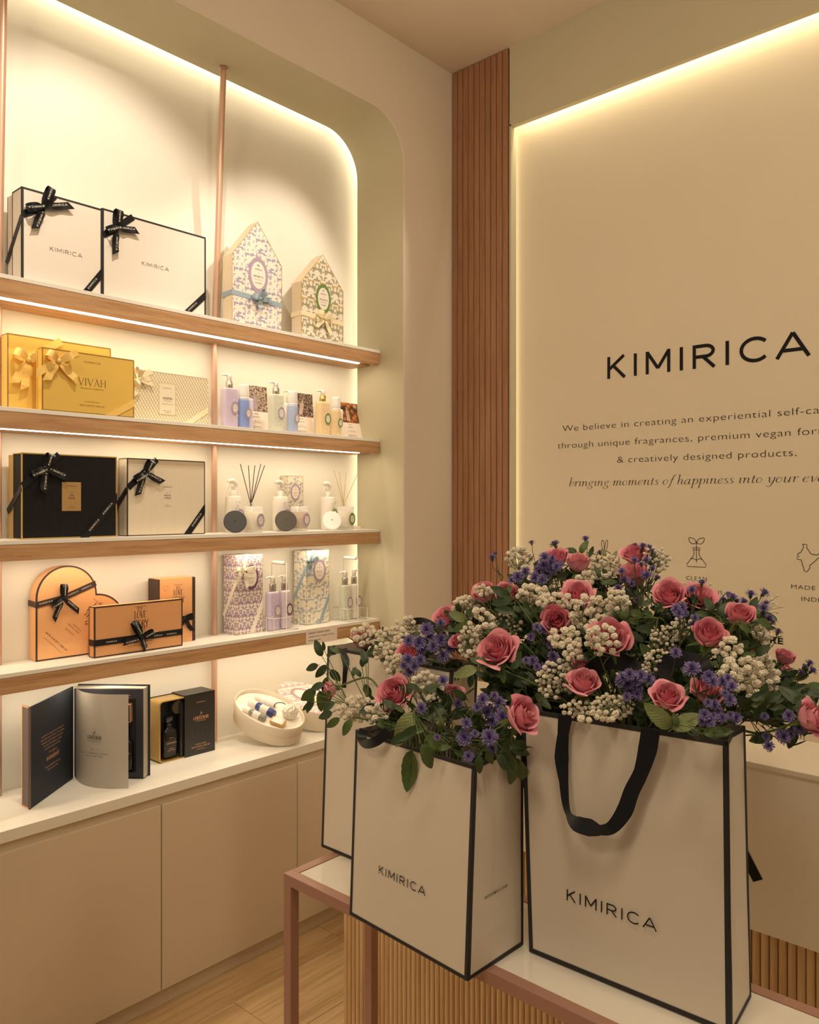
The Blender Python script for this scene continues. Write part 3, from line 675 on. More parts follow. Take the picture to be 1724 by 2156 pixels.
# --- second shelf: yellow and patterned boxes
z0 = ZSH[1]
x0_, x1_ = Xat(12.8, 2.76), Xat(229.5, 2.76)
t = gift_box('gift_box', 'golden yellow box standing behind another, its bow at the upper corner', x0_, x1_, 2.748, 2.832, z0, H + .566, mYBOX, mYEDGE, .003)
bow(t, (x0_ + .060, 2.744, H + .566 - .082), [(155, .050), (28, .028)], [(240, .085), (262, .088)], .027, mYRIB)
strap(t, [(x0_ + .06, 2.744, H + .566 - .080), (x0_ + .175, 2.744, H + .5655)], .026, mYRIB)
x0_, x1_ = Xat(84.8, 2.67), Xat(277.5, 2.67)
t = gift_box('gift_box', 'golden yellow box in front of its larger twin, with brown print', x0_, x1_, 2.655, 2.712, z0, H + .518, mYBOX, mYEDGE, .003)
bow(t, (x0_ + .047, 2.654, H + .518 - .040), [(150, .042), (28, .045)], [(215, .080), (240, .070), (318, .075)], .024, mYRIB)
strap(t, [(x0_ + .05, 2.654, H + .518 - .038), (x0_ + .118, 2.654, H + .5175)], .022, mYRIB)
diag(t, (x1_, z0 + .001), .088, .052, .022, mYRIB, 2.654)
xm = (x0_ + x1_) / 2 + .008
def f(b):
    logo(b, front(xm, 2.655, z0 + .172), .007, .11); serif(b, 'VIVAH', front(xm, 2.655, z0 + .096), .024, 1.15, nib=(.03, .10)); poly_stroke(b, [(-.003, .005), (.001, .0015)], .0008, front(xm + .014, 2.655, z0 + .121), smooth=False)
    text(b, 'FRAGRANCE OF WEDDINGS', front(xm, 2.655, z0 + .084), .0042, .082, res=1)
    italic(b, 'marigold turmeric'.replace('l', 'i').replace('c', 'e'), front(xm, 2.655, z0 + .039), .0035, .055); text(b, 'BATH & BODY CARE SET', front(xm, 2.655, z0 + .0255), .0055, .088, res=1)
put(t, f, mBROWNTEXT)
x0_, x1_ = x1_ + .03, Xat(437.6, 2.72)
t = gift_box('gift_box', 'cream box in gold scallop print with cream bow, beside the yellow boxes', x0_, x1_, 2.72, 2.80, z0, H + .500, mLATT, mLATT, .0005)
bow(t, (x0_ + .018, 2.719, H + .5 - .036), [(88, .040), (225, .03)], [(262, .055), (350, .050), (8, .04)], .021, mCRIB)
strap(t, [(x0_ + .02, 2.719, H + .5 - .034), (x0_ + .075, 2.719, H + .4995)], .02, mCRIB)
diag(t, (x1_, z0 + .001), .098, .062, .02, mCRIB, 2.719)
xm = Xat((1238 + 1402) / 2 / 3.748, 2.72)
lb = MB().box(xm - .035, xm + .035, 2.7190, 2.7199, z0 + .030, z0 + .150).build('label_card', mat('pale_label_card', (.82, .74, .56), .5), t)
b = MB()
for a in ((xm - .035, xm + .035, z0 + .149, z0 + .150), (xm - .035, xm + .035, z0 + .03, z0 + .031), (xm - .035, xm - .034, z0 + .03, z0 + .15), (xm + .034, xm + .035, z0 + .03, z0 + .15)): b.box(a[0], a[1], 2.7186, 2.7191, a[2], a[3])
b.build('label_border', mGOLDE, t)
def f(b):
    logo(b, front(xm, 2.7186, z0 + .128), .0045, .12); text(b, 'x', front(xm, 2.7186, z0 + .105), .004, res=1); text(b, 'GULISTAN', front(xm, 2.7186, z0 + .088), .0085, .040, thin=.012, res=2)
    for s_, dz, wd in (('The Rose Garden', .081, .034), ('Bergamot & Pepper Leaf', .069, .044), ('BATH & BODY', .043, .034), ('CARE SET', .036, .024)): text(b, s_, front(xm, 2.7186, z0 + dz), .0035, wd, res=1)
put(t, f, mBROWNTEXT)

# --- third shelf: black box and ivory ribbed box
z0 = ZSH[2]
x0_, x1_ = Xat(45.4, 2.69), Xat(245.7, 2.69)
t = gift_box('gift_box', 'black ribbed box with gold edges, gold label and black ribbon', x0_, x1_, 2.69, 2.80, z0, H + .173, mBLACKBOX, mGOLDE, .0035, m2=mGOLDLAB)
xm = Xat(563 / 3.748, 2.69)
MB().box(xm - .033, xm + .033, 2.6885, 2.6898, z0 + .092, z0 + .190).build('gold_label', mGOLDLAB, t)
def f(b):
    logo(b, front(xm, 2.6882, z0 + .175), .0042, .13); text(b, 'THE', front(xm, 2.6882, z0 + .143), .0065, .013, res=2); text(b, 'SOUQ', front(xm, 2.6882, z0 + .133), .0065, .022, res=2); text(b, 'HOUSE OF', front(xm, 2.6882, z0 + .154), .0028, .016, res=1)
    text(b, 'oudh', front(xm, 2.6882, z0 + .108), .0026, .010, res=1); text(b, 'BATH & BODY CARE SET', front(xm, 2.6882, z0 + .102), .0026, .028, res=1)
put(t, f, mGREYTEXT)
kz = H + .173 - .048; kx = x0_ + .072
bow(t, (kx, 2.689, kz), [(72, .048), (205, .048)], [(265, .072), (338, .070)], .023, mBLACK, txt=True)
strap(t, [(x0_ + .002, 2.689, kz - .060), (kx, 2.689, kz), (kx + .05, 2.689, H + .1725)], .022, mBLACK)
strap(t, [(x0_ - .0006, 2.690, kz - .065), (x0_ - .0006, 2.80, kz - .145)], .022, mBLACK, (-1, 0, 0))
diag(t, (x1_, z0 + .001), .118, .136, .024, mBLACK, 2.689)
ribbon_text(t, (x1_ - .082, 2.6868, z0 + .0415), (.655, 0, .756), (-.756, 0, .655), .0062, 2, .075)
x0_, x1_ = Xat(268, 2.70), Xat(431, 2.70)
t = gift_box('gift_box', 'ivory ribbed box with black edges and slanting black ribbon, beside the black box', x0_, x1_, 2.70, 2.80, z0, H + .172, mRIBIVORY, mDKBR, .003)
kz = H + .172 - .052; kx = x0_ + .062
bow(t, (kx, 2.699, kz), [(62, .05), (212, .045)], [(250, .078), (335, .070)], .023, mBLACK, txt=True)
strap(t, [(x0_ + .002, 2.699, kz - .055), (kx, 2.699, kz), (kx + .055, 2.699, H + .1715)], .022, mBLACK)
strap(t, [(x0_ - .0006, 2.70, kz - .060), (x0_ - .0006, 2.80, kz - .140)], .022, mBLACK, (-1, 0, 0))
diag(t, (x1_, z0 + .001), .078, .098, .024, mBLACK, 2.699)
ribbon_text(t, (x1_ - .035, 2.6968, z0 + .054), (.62, 0, .78), (-.78, 0, .62), .0075, 1, .060)
xm = Xat(1322 / 3.748, 2.70)
def f(b):
    logo(b, front(xm, 2.70, z0 + .178), .0048, .13)
    for s_, dz, cap, wd in (('HOUSE OF', .158, .0026, .014), ('BELLA', .146, .0062, .026), ('AMALFI', .136, .0062, .028), ('neroli', .112, .0026, .012), ('BATH & BODY CARE SET', .106, .0026, .030)): text(b, s_, front(xm, 2.70, z0 + dz), cap, wd, res=1)
put(t, f, mGREYTEXT)

# --- lowest shelf: apricot boxes
z0 = ZSH[3]
x0_ = Xat(76, 2.775); a_ = .214
t = thing('heart_shaped_gift_box', 'large heart-shaped apricot box with dark edges and black bow', 'gift box', (x0_ + a_ / 2, 2.80, z0))
def heart(o):
    r_ = a_ / 2; p_ = [(x0_ - o, z0 + .001 - min(o, 0)), (x0_ + a_, z0 + .001 - min(o, 0))]
    p_ += [(x0_ + a_ + (r_ + o) * sin(i * pi / 20), z0 + r_ - (r_ + o) * cos(i * pi / 20)) for i in range(1, 20)]
    p_ += [(x0_ + a_ + (r_ + o) * sin(pi * .98) * 0 + o, z0 + a_ + o)]
    p_ += [(x0_ + r_ + (r_ + o) * cos(i * pi / 20), z0 + a_ + (r_ + o) * sin(i * pi / 20)) for i in range(1, 20)]
    p_ += [(x0_ - o, z0 + a_)]
    return p_
MB().prism(heart(0), 2.775, 2.815, 0, smooth=False).build('lid', mORANGE, t)
MB().prism(heart(-.003), 2.8152, 2.836, 0).build('base', mORANGE, t)
b = MB(); o_, i_ = heart(.0006), heart(-.0045); n_ = len(o_)
b.add([(x, 2.7742, z) for x, z in o_] + [(x, 2.7742, z) for x, z in i_] + [(x, 2.779, z) for x, z in o_], [(k, (k + 1) % n_, n_ + (k + 1) % n_, n_ + k) for k in range(n_)] + [(k, 2 * n_ + k, 2 * n_ + (k + 1) % n_, (k + 1) % n_) for k in range(n_)])
b.build('edge_trim', mDKBR, t)
zb_ = z0 + .205; kx = x0_ + .088
strap(t, [(x0_, 2.7738, zb_ - .012), (kx, 2.7738, zb_ + .004), (x0_ + a_ - .004, 2.7738, zb_ + .048)], .02, mDKBR)
strap(t, [(x0_ - .0004, 2.774, zb_ - .012), (x0_ - .0004, 2.836, zb_ - .008)], .02, mDKBR, (-1, 0, 0))
bow(t, (kx, 2.7735, zb_ + .004), [(88, .048), (208, .045)], [(245, .072), (318, .068)], .018, mBLACK, txt=True)
for dx in (.040, .088): put(t, lambda b: logo(b, front(kx + dx, 2.7718, zb_ + .004 + dx * .36 - .0018, .35), .0044, .16), mWTEXT)
put(t, lambda b: logo(b, front(kx - .055, 2.7718, zb_ - .008, .17), .0055, .16), mWTEXT)
def love(b, T, h, sw=True):
    serif(b, 'LOVE', T @ M.Translation((0, h * 1.25, 0)), h, .62, nib=(.02, .10), track=.02)
    serif(b, 'STORY', T, h * 1.05, .62, nib=(.02, .10), track=.02)
    for st in ([(.1, 2.25), (.35, 2.7), (.05, 2.6), (-.45, 2.75), (-.5, 2.4), (-.3, 2.35)], [(.35, .05), (.45, -.35), (.75, -.4), (1.0, -.15), (.85, .05), (.7, -.1)], [(.35, .1), (.3, -.25), (-.1, -.3), (-.3, -.55), (.05, -.7), (.3, -.55), (.2, -.85)], [(-.75, 1.0), (-1.0, .85), (-.85, .7)]):
        poly_stroke(b, [(x * h * .62, y * h) for x, y in st], 0, T, nib=(.035 * h, .09 * h), k=6)
def f(b):
    al = -rad(45)
    love(b, front(x0_ + .186, 2.775, z0 + .125, al), .026); logo(b, front(x0_ + .216, 2.775, z0 + .182, al), .0050, .12)
    for s_, dx, dz, cap, wd in (('GARDENIA &', .140, .100, .0042, .040), ('NIGHT BLOOMING', .128, .098, .0042, .055), ('BATH & BODY CARE SET', .068, .058, .0065, .104), ('Enriched with gardenia and shea extract', .055, .050, .003, .085)):
        text(b, s_, front(x0_ + dx, 2.775, z0 + dz, al), cap, wd, res=1)
    italic(b, 'tasmine'.replace('t', 'i'), front(x0_ + .113, 2.775, z0 + .087, al), .006, .042, nib=(.04, .09))
put(t, f, mLOVEINK)
x0_, x1_ = 1.338, 1.685
t = gift_box('gift_box', 'flat oblong apricot box with dark edges and black bow, in front of the heart', x0_, x1_, 2.69, 2.738, z0, H - .352, mORDARK, mDKBR, .0042, lid=.75, m2=mORANGE)
zr = z0 + .052
strap(t, [(x0_, 2.689, zr), (x1_, 2.689, zr + .002)], .022, mBLACK, up=(0, 0, 1)); strap(t, [(x0_ - .0006, 2.69, zr), (x0_ - .0006, 2.726, zr)], .022, mBLACK, (-1, 0, 0), up=(0, 0, 1))
kx = x0_ + .172
bow(t, (kx, 2.688, zr), [(118, .068), (22, .046)], [(290, .038), (187, .062)], .021, mBLACK, txt=True)
for dx in (.062, .240, .300): put(t, lambda b: logo(b, front(x0_ + dx, 2.6870, zr - .003), .0048, .16), mWTEXT)
def f(b):
    love(b, front(kx + .002, 2.69, z0 + .088), .027); logo(b, front(kx + .004, 2.69, z0 + .162), .0052, .12)
    text(b, 'BATH & BODY CARE SET', front(kx, 2.69, z0 + .034), .0055, .105, res=1); text(b, 'Enriched with gardenia and shea extract', front(kx, 2.69, z0 + .024), .003, .095, res=1)
put(t, f, mLOVEINK)
x0_, x1_, zt_ = 1.625, 1.785, H - .278
t = thing('sleeved_gift_box', 'upright apricot box in a dark slide sleeve with black bow', 'gift box', ((x0_ + x1_) / 2, 2.79, z0))
MB().box(x0_ + .002, x1_ - .014, 2.757, 2.828, z0 + .0005, zt_).build('box', mORANGE, t)
b = MB(); b.box(x0_ - .001, x0_ + .002, 2.757, 2.83, z0 + .0005, zt_ - .002); b.box(x0_ - .001, x0_ + .004, 2.7555, 2.757, z0 + .0005, zt_ - .002); b.box(x1_ - .014, x1_, 2.755, 2.83, z0 + .0005, zt_ - .001, bev=.004); b.build('sleeve', mDKBR, t)
zr = z0 + .092
strap(t, [(x0_ + .004, 2.7565, zr), (x1_ - .014, 2.7565, zr)], .019, mBLACK, up=(0, 0, 1))
bow(t, (x1_ - .055, 2.756, zr), [(165, .038), (15, .036)], [(305, .055), (235, .05)], .018, mBLACK)
xm = x0_ + .084
def f(b):
    love(b, front(xm, 2.757, z0 + .155), .023); logo(b, front(xm, 2.757, z0 + .222), .0042, .12)
    for dx, dz, s_ in ((-.055, .215, 1), (.062, .205, .8), (-.045, .17, .7)):
        for sg in (-1, 1): poly_stroke(b, [(0, -.012 * s_), (sg * .012 * s_, .002), (sg * .007 * s_, .009 * s_), (0, .003)], .0006, front(xm + dx, 2.757, z0 + dz))
put(t, f, mLOVEINK)

# tall printed cartons on the lowest shelf
def carton(label, x0, x1, yf, yb, z0, z1, pm, em, ring, rib, bowx, bowz, dirs, tails, name='printed_carton', lab=True, lz=.70, lx=.5, group=None, ribs=True):
    t = thing(name, label, 'box', ((x0 + x1) / 2, (yf + yb) / 2, z0), group)
    MB().box(x0, x1, yf, yb, z0 + .0005, z1 - .0015).build('body', pm, t)
    MB().box(x0 + .001, x1 - .001, yf + .001, yb - .001, z1 - .0014, z1).build('top_flap', pm, t)
    b = MB(); e = .0012
    for x in (x0, x1):
        for y in (yf, yb): b.box(x - e / 2, x + e / 2, y - e / 2, y + e / 2, z0 + .001, z1)
    b.box(x0, x1, yf - .0005, yf + e, z1 - e, z1 + .0004); b.box(x0, x1, yf - .0005, yf + e, z0 + .0006, z0 + e * 1.5); b.box(x0 - .0005, x0 + e, yf, yb, z1 - e, z1 + .0004)
    b.build('edge_trim', em, t)
    h = z1 - z0
    if ribs:
        strap(t, [(bowx, yf, bowz), (x0, yf, bowz - (bowx - x0) * 1.55)], .0165, rib); strap(t, [(bowx, yf, bowz), (bowx + .02, yf, z1)], .0165, rib)
        strap(t, [(x0 - .0002, yf, bowz - (bowx - x0) * 1.55 + .008), (x0 - .0002, yb, max(z0 + .02, bowz - (bowx - x0) * 1.55 - (yb - yf) * 1.6))], .0165, rib, (-1, 0, 0))
        diag(t, (x1, z0 + .002), (x1 - x0) * .42, h * .36, .0165, rib, yf)
        strap(t, [(bowx + .02, yf - .001, z1 + .0006), (bowx + .03, yb, z1 + .0006)], .0165, rib, (0, 0, 1), up=(1, 0, 0))
    if lab: oval_label(t, x0 + (x1 - x0) * lx, yf, z0 + h * lz, h * .11, h * .155, ring, mCREAMBOX, BL)
    if ribs: bow(t, (bowx, yf, bowz), dirs, tails, .0165, rib)
    return t
mPLUM = mat('plum_print', (.17, .09, .16), .5)
carton('tall carton in mauve damask print with cream ribbon, beside the pole', 1.962, 2.096, 2.735, 2.82, z0, H - .201, mDAMASK, mGOLDE, mPLUM, mIRIB, 1.998, H - .265, [(165, .035), (8, .05)], [(212, .03), (282, .07)], lx=.57, lz=.71)
x0_ = Xat(645, 2.735)
carton('tall carton in blue toile print with blue satin bow, nearer the slats', x0_, x0_ + .134, 2.735, 2.82, z0, H - .199, mBTOILE, mGOLDE, mLILACRING, mBRIB, x0_ + .022, H - .245, [(155, .028), (18, .035)], [(248, .055), (262, .06)], lx=.57, lz=.72)
# ------------------------------------------------------------------ bottles, candles, cards
def clear(name, c, tr=.75, rough=.12, ior=1.35):
    m = mat(name, c, rough, Alpha=1 - tr * .8); return m
mPUMPW = mat('white_pump_plastic', (.86, .82, .76), .3)
mFROST = clear('frosted_cap', (.90, .87, .84), .35, .25)
mSILVER = mat('silver_collar', (.62, .56, .50), .22, .9); mGOLD = mat('gold_collar', (.78, .50, .18), .2, .9)
mGLASS = mat('clear_glass', (.93, .90, .84), .06, Alpha=.28)
mLIQ = {k: clear('tinted_bottle_' + k, c, t_, .08, 1.2) for k, c, t_ in (('lilac', (.70, .60, .80), .35), ('blue', (.30, .42, .82), .3), ('green', (.76, .78, .64), .45), ('amber', (.92, .70, .40), .4), ('paleblue', (.50, .60, .88), .4))}
mLOT = {'lilac': mat('lilac_lotion', (.68, .58, .68), .4), 'white': mat('white_lotion', (.84, .80, .72), .4)}
mORNG = mat('white_lace_print', (.80, .76, .72), .5)
mWAX = mat('cream_wax', (.86, .76, .56), .5, Subsurface_Weight=.1); mAMBER = mat('brown_label_wax', (.50, .27, .11), .5)
mFOILW = mat('white_foil_oval', (.84, .79, .72), .5)
OV = (('KIMIRICA', .2, .12, .8), ('BRIDGERTON', -.1, .12, 1.0), ('Sweet', -.45, .12, .6))
def ornament(parent, x, y, z, w, h, m, seed=0):
    """lace-like print: little leaves and petals scattered in an upright panel"""
    r_ = random.Random(seed); b = MB()
    for i in range(26):
        cx, cz = x + r_.uniform(-.5, .5) * w, z + r_.uniform(-.5, .5) * h; a = r_.uniform(0, pi); L = r_.uniform(.06, .13) * w
        for k in range(5 if i % 3 == 0 else 2):
            an = a + k * 2 * pi / (5 if i % 3 == 0 else 2); d = V((cos(an), 0, sin(an))); n = V((-sin(an), 0, cos(an))) * L * .28
            c = V((cx, y - .0004, cz)); b.add([c, c + d * L * .5 + n, c + d * L, c + d * L * .5 - n], [(0, 1, 2, 3)])
    o = b.build('lace_print', m, parent); return o
def pump_bottle(label, x, y, z0, w, d, hb, ht, bm, cm, ring, group=None, nozzle=1, e=5, cw=.0145, orn=None, name='pump_bottle', lx=.012, rz=0, lab=True, hc=None):
    t = thing(name, label, 'bottle', (x, y, z0), group, rz); X0 = M.Translation((x, y, z0)) @ M.Rotation(rz, 4, 'Z')
    b = MB(); b.lathe([(.46, .0004), (.495, .003), (.5, .008), (.5, hb - .010), (.492, hb - .004), (.44, hb - .0005), (.25, hb + .0005)], 36, sx=w, sy=d, e=e, mat=X0); b.build('bottle_body', bm, t)
    hc = hc or (ht - hb) * .52
    b = MB(); b.lathe([(cw * .98, hb), (cw, hb + .002), (cw, hb + hc - .002), (cw * .93, hb + hc)], 24, mat=X0); b.build('collar', cm, t)
    b = MB(); h2 = hb + hc
    b.lathe([(cw * .55, h2), (cw * .55, h2 + .002), (cw * .72, h2 + .004), (cw * .74, ht - .004), (cw * .66, ht)], 20, mat=X0)
    s = -nozzle
    b.tube([X0 @ V((s * cw * .4, 0, ht - .0055)), X0 @ V((s * cw * 1.3, 0, ht - .0045)), X0 @ V((s * cw * 2.1, 0, ht - .0055)), X0 @ V((s * cw * 2.35, 0, ht - .0095))], [.005, .0042, .0036, .003], 8)
    b.build('pump_head', mPUMPW, t)
    MB().tube([X0 @ V((0, 0, .012)), X0 @ V((0, 0, hb - .001))], .0022, 6).build('dip_tube', mPUMPW, t)
    MB().box(-.0001, .0001, 0, 0, 0, 0)
    yf = y - d / 2
    if orn and rz == 0: ornament(t, x + w * .04, yf - .0003, z0 + hb * .48, w * .72, hb * .72, orn, int(x * 1000))
    if lab and rz == 0: oval_label(t, x + lx, yf - .0012, z0 + hb * .50, .017, .0265, ring, mFOILW, OV, w=.30, seg=20)
    return t
def foam_bottle(label, x, y, z0, r, hb, hs, ht, bm, ring, group):
    t = thing('foam_pump_bottle', label, 'bottle', (x, y, z0), group); X0 = M.Translation((x, y, z0))
    MB().lathe([(r * .9, .0004), (r, .004), (r, hb - .006), (r * .95, hb), (r * .6, hb + .001)], 28, mat=X0).build('bottle_body', bm, t)
    MB().lathe([(r * .86, hb), (r * .9, hb + .002), (r * .9, hs), (r * .84, hs + .001)], 28, mat=X0).build('collar', mPUMPW, t)
    MB().lathe([(r * .93, hs + .001), (r * .93, ht - .006), (r * .86, ht - .001), (r * .6, ht)], 28, mat=X0).build('cap', mFROST, t)
    yf = y - r; oval_label(t, x + .006, yf - .0004, z0 + hb * .52, .0135, .021, ring, mFOILW, OV, w=.30, seg=18)
    return t
mPHOTO = []
for i, (c0, c1, c2) in enumerate((((.09, .06, .05), (.42, .31, .24), (.78, .66, .50)), ((.05, .035, .03), (.17, .10, .07), (.58, .48, .42)), ((.04, .02, .015), (.35, .11, .03), (.72, .28, .07)))):
    m = mat('printed_picture_%d' % i, c1, .4); q = NB(m); v = q.coord((1, 1, 1)); x_ = q.n('ShaderNodeTexVoronoi'); x_.inputs['Scale'].default_value = (150, 120, 45)[i]; q.l(v, x_.inputs['Vector'])
    q.base(q.ramp(x_.outputs['Distance'], [(.15, c2), (.45, c1), (.75, c0)])); mPHOTO.append(m)
mCARD = mat('cream_card', (.84, .72, .62), .5)
def card(label, x0, x1, y, z0, h, lean, pic, bcol, tiltb):
    t = thing('display_card', label, 'card', ((x0 + x1) / 2, y, z0), 'printed cards behind the bottles')
    T = M.Translation((x0, y, z0 + .0015)) @ M.Rotation(-lean, 4, 'X'); w_ = x1 - x0
    MB().box(0, w_, 0, .002, 0, h, mat=T).build('card_panel', mCARD, t)
    MB().box(.0005, w_ - .0005, -.0004, 0, h * .45, h - .0005, mat=T).build('picture', mPHOTO[pic], t)
    b = MB(); B = T @ M.Translation((w_ * .42, -.0006, h * .50)) @ M.Rotation(tiltb, 4, 'Y')
    for (a, c, d, e_) in ((-.011, .011, 0, .052), (-.004, .004, .052, .066), (-.009, .003, .066, .069)): b.box(a, c, -.0002, 0, d, e_, mat=B)
    b.build('pictured_bottle', bcol, t)
    TF = T @ frame((0, -.0004, 0), FX, FZ)
    b = MB()
    for s_, hz, cap, wd in (('KIMIRICA', .385, .0045, .024), ('x', .35, .003, .003), ('BRIDGERTON', .315, .0048, .034), ('BODY CARE', .24, .003, .02), ('lavender, musk and vanilla', .215, .003, .046), ('gently scented, made with care', .195, .003, .052),
                            ('Luxuriously soft and', .115, .0042, .048), ('calming bath care for every', .092, .0042, .056), ('day, kind to skin and soul,', .069, .0042, .056), ('vegan and cruelty free', .046, .0042, .045)):
        text(b, s_, TF @ M.Translation((w_ * .45, h * hz, 0)), cap, wd, res=1)
    b.build('lettering', mGREYTEXT, t)
    b = MB(); b.box(w_ * .3, w_ * .32, .002, .05, 0, h * .6, mat=M.Translation((x0, y, z0 + .0015))); 
    return t
z0 = ZSH[1]
G1, G2, G3 = 'pump bottles standing in front of the cards', 'foam bottles with frosted caps', 'lotion pumps half hidden behind foam bottles'
sets = [('lilac', 483, 34, 513.3, 517, 'silver', 'lilac', 'blue', .159, .216, 2.715), ('pale green', 581, 32.5, 615.5, 608, 'silver', 'green', 'paleblue', .160, .215, 2.722), ('amber', 679.5, 32, 707, 708, 'gold', 'amber', 'amber', .155, .208, 2.73)]
for nm, px1, w1, px2, px3, cmn, lq, fq, hb, ht, y in sets:
    cm_ = mSILVER if cmn == 'silver' else mGOLD; rg = mGREENRING if nm == 'amber' else mLILACRING
    pump_bottle(f'rectangular {nm} pump bottle with {cmn} collar and oval label', Xat(px1, y), y, z0, .066 if nm == 'lilac' else .062, .040, hb, ht, mLIQ[lq], cm_, rg, G1, orn=mORNG)
    foam_bottle({'lilac': 'deep blue foam bottle, its cap in front of the white flower card', 'pale green': 'clear pale blue foam bottle beside the pale green pump bottle', 'amber': 'golden foam bottle with white cap beside the amber pump bottle'}[nm], Xat(px2, 2.700), 2.700, z0, .0235, .118, .128, .178, mLIQ[fq], rg, G2)
    pump_bottle(f'lotion pump bottle with {cmn} collar behind the foam bottle of the {nm} trio', Xat(px3, 2.765), 2.762, z0, .056, .036, .135, .192, mLOT['lilac' if nm == 'lilac' else 'white'], cm_, rg, G3, cw=.0125, lab=False)
mBP = [mat('pictured_lilac', (.46, .36, .44), .5), mat('pictured_pink', (.55, .42, .38), .5), mat('pictured_cream', (.60, .42, .28), .5)]
card('printed card with pale blossom picture behind the lilac bottles', Xat(519, 2.80), Xat(564.5, 2.80), 2.795, z0, .200, .08, 0, mBP[0], 0)
card('printed card with dark jasmine picture behind the pale green bottles', Xat(613, 2.80), Xat(660.5, 2.80), 2.795, z0, .195, .08, 1, mBP[1], .25)
card('printed card with orange fruit picture by the niche side', Xat(721, 2.77), Xat(768, 2.77), 2.765, z0, .188, .30, 2, mBP[2], .05)

# third shelf: room sprays, diffusers, candles and their lids
z0 = ZSH[2]
mSPRAY = mat('white_spray_plastic', (.86, .80, .72), .35); mTRIG = clear('milky_trigger', (.92, .88, .82), .3, .3)
def sprayer(label, x, y, ring, orn):
    t = thing('trigger_spray_bottle', label, 'bottle', (x, y, z0), 'white trigger sprays behind the candles'); X0 = M.Translation((x, y, z0))
    MB().lathe([(.030, .0004), (.033, .004), (.0335, .12), (.0325, .146), (.0315, .149), (.012, .150)], 30, mat=X0).build('bottle_body', mSPRAY, t)
    MB().lathe([(.012, .150), (.0125, .152), (.0125, .172), (.010, .174)], 20, flute=.05, mat=X0).build('collar', mPUMPW, t)
    b = MB(); b.lathe([(.008, .174), (.009, .186), (.0105, .19)], 14, mat=X0)
    b.tube([X0 @ V(p) for p in ((.016, 0, .188), (.012, 0, .204), (-.004, 0, .2135), (-.018, 0, .212), (-.026, 0, .209))], [.007, .0105, .011, .009, .0055], 10)
    b.build('spray_head', mTRIG, t)
    MB().tube([X0 @ V(p) for p in ((-.012, 0, .205), (-.020, 0, .197), (-.026, 0, .180), (-.033, 0, .166))], [.004, .0038, .0032, .002], 8).build('trigger', mTRIG, t)
    ornament(t, x + .008, y - .034, z0 + .085, .036, .085, orn, int(x * 99)); oval_label(t, x + .012, y - .0335, z0 + .070, .018, .027, ring, mFOILW, OV, w=.3, seg=20)
mORN1 = mat('mauve_lace_print', (.50, .40, .44), .5); mORN2 = mat('grey_blue_lace_print', (.48, .46, .48), .5); mORN3 = mat('olive_lace_print', (.36, .32, .14), .5)
sprayer('white trigger spray with mauve print, behind the black lid', Xat(491, 2.775), 2.775, mLILACRING, mORN1)
sprayer('white trigger spray in front of the toile print carton', Xat(588, 2.765), 2.760, mLILACRING, mORN2)
sprayer('white trigger spray with olive print, behind the white lid', Xat(690, 2.775), 2.775, mGREENRING, mORN3)
x_ = Xat(607, 2.78)
carton('small carton in grey toile print behind the middle spray bottle', Xat(606.5, 2.79), Xat(606.5, 2.79) + .090, 2.795, 2.842, z0, z0 + .243, mTOILEG, mGOLDE, mLILACRING, mIRIB, 0, 0, [], [], ribs=False, lz=.70, lx=.5)
def candle(label, px, y, wax, ring):
    x = Xat(px, y); r = .0385; hg = .107; t = thing('glass_candle', label, 'candle', (x, y, z0), 'candles in glass tumblers'); X0 = M.Translation((x, y, z0))
    MB().lathe([(r * .92, .0004), (r, .003), (r, hg), (r - .0025, hg), (r - .0025, .012), (r * .5, .010), (.0, .010)], 36, mat=X0, cap1=False).build('glass', mGLASS, t)
    b = MB()
    for i in range(44):
        a = 2 * pi * i / 44; b.tube([X0 @ V((r * cos(a), r * sin(a), .090)), X0 @ V((r * cos(a), r * sin(a), hg - .004))], .0009, 4)
    b.build('fluted_rim', mGLASS, t)
    MB().lathe([(r - .004, .013), (r - .004, .084), (.004, .083)], 30, mat=X0).build('wax', wax, t)
    MB().tube([X0 @ V((0, 0, .083)), X0 @ V((.001, 0, .092))], .001, 5).build('wick', mBLACKP, t)
    oval_label(t, x + .006, y - r - .0006, z0 + .050, .0185, .0275, ring, mFOILW, OV, w=.32)
    return x
xa = candle('glass candle with cream wax beside the black reed sticks', 534, 2.705, mWAX, mLILACRING)
xb = candle('glass candle with brown label beside the dark grey lid', 631, 2.712, mAMBER, mLILACRING)
xc = candle('glass candle with a green oval label, beside the white lid', 727, 2.716, mWAX, mGREENRING)
def lid(label, px, py, y, m, r=.046, em=False):
    c = onY(px, py, y); nrm = V((-.52, -.82, .30)).normalized(); c.z = z0 + r * sqrt(1 - nrm.z ** 2) + .0035 * nrm.z + .0012
    T = frame(c, nrm.orthogonal(), nrm.cross(nrm.orthogonal())); T.translation = c
    t = thing('candle_lid', label, 'lid', (c.x, c.y, z0), 'round lids leaning on the candles')
    MB().lathe([(r * .9, -.004), (r * .985, -.0035), (r, -.002), (r, .002), (r * .985, .0035), (r * .96, .004)], 48, mat=T).build('disc', m, t)
    b = MB()
    for st in ([(-.5, .3), (0, -.5), (.5, .3), (.2, .1), (0, .4), (-.2, .1), (-.5, .3)], [(-.3, .5), (0, .2), (.3, .5)]): poly_stroke(b, [(x * .009, yy * .009) for x, yy in st], .0012, frame(c + nrm * .0042, V((0, 0, 1)).cross(nrm), V((0, 0, 1))), smooth=False)
    b.build('emblem', mat('lid_emblem', (.06, .055, .05), .3), t)
lid('black round lid leaning beside the cream candle', 495, 1093, 2.690, mat('black_lid', (.02, .02, .02), .38))
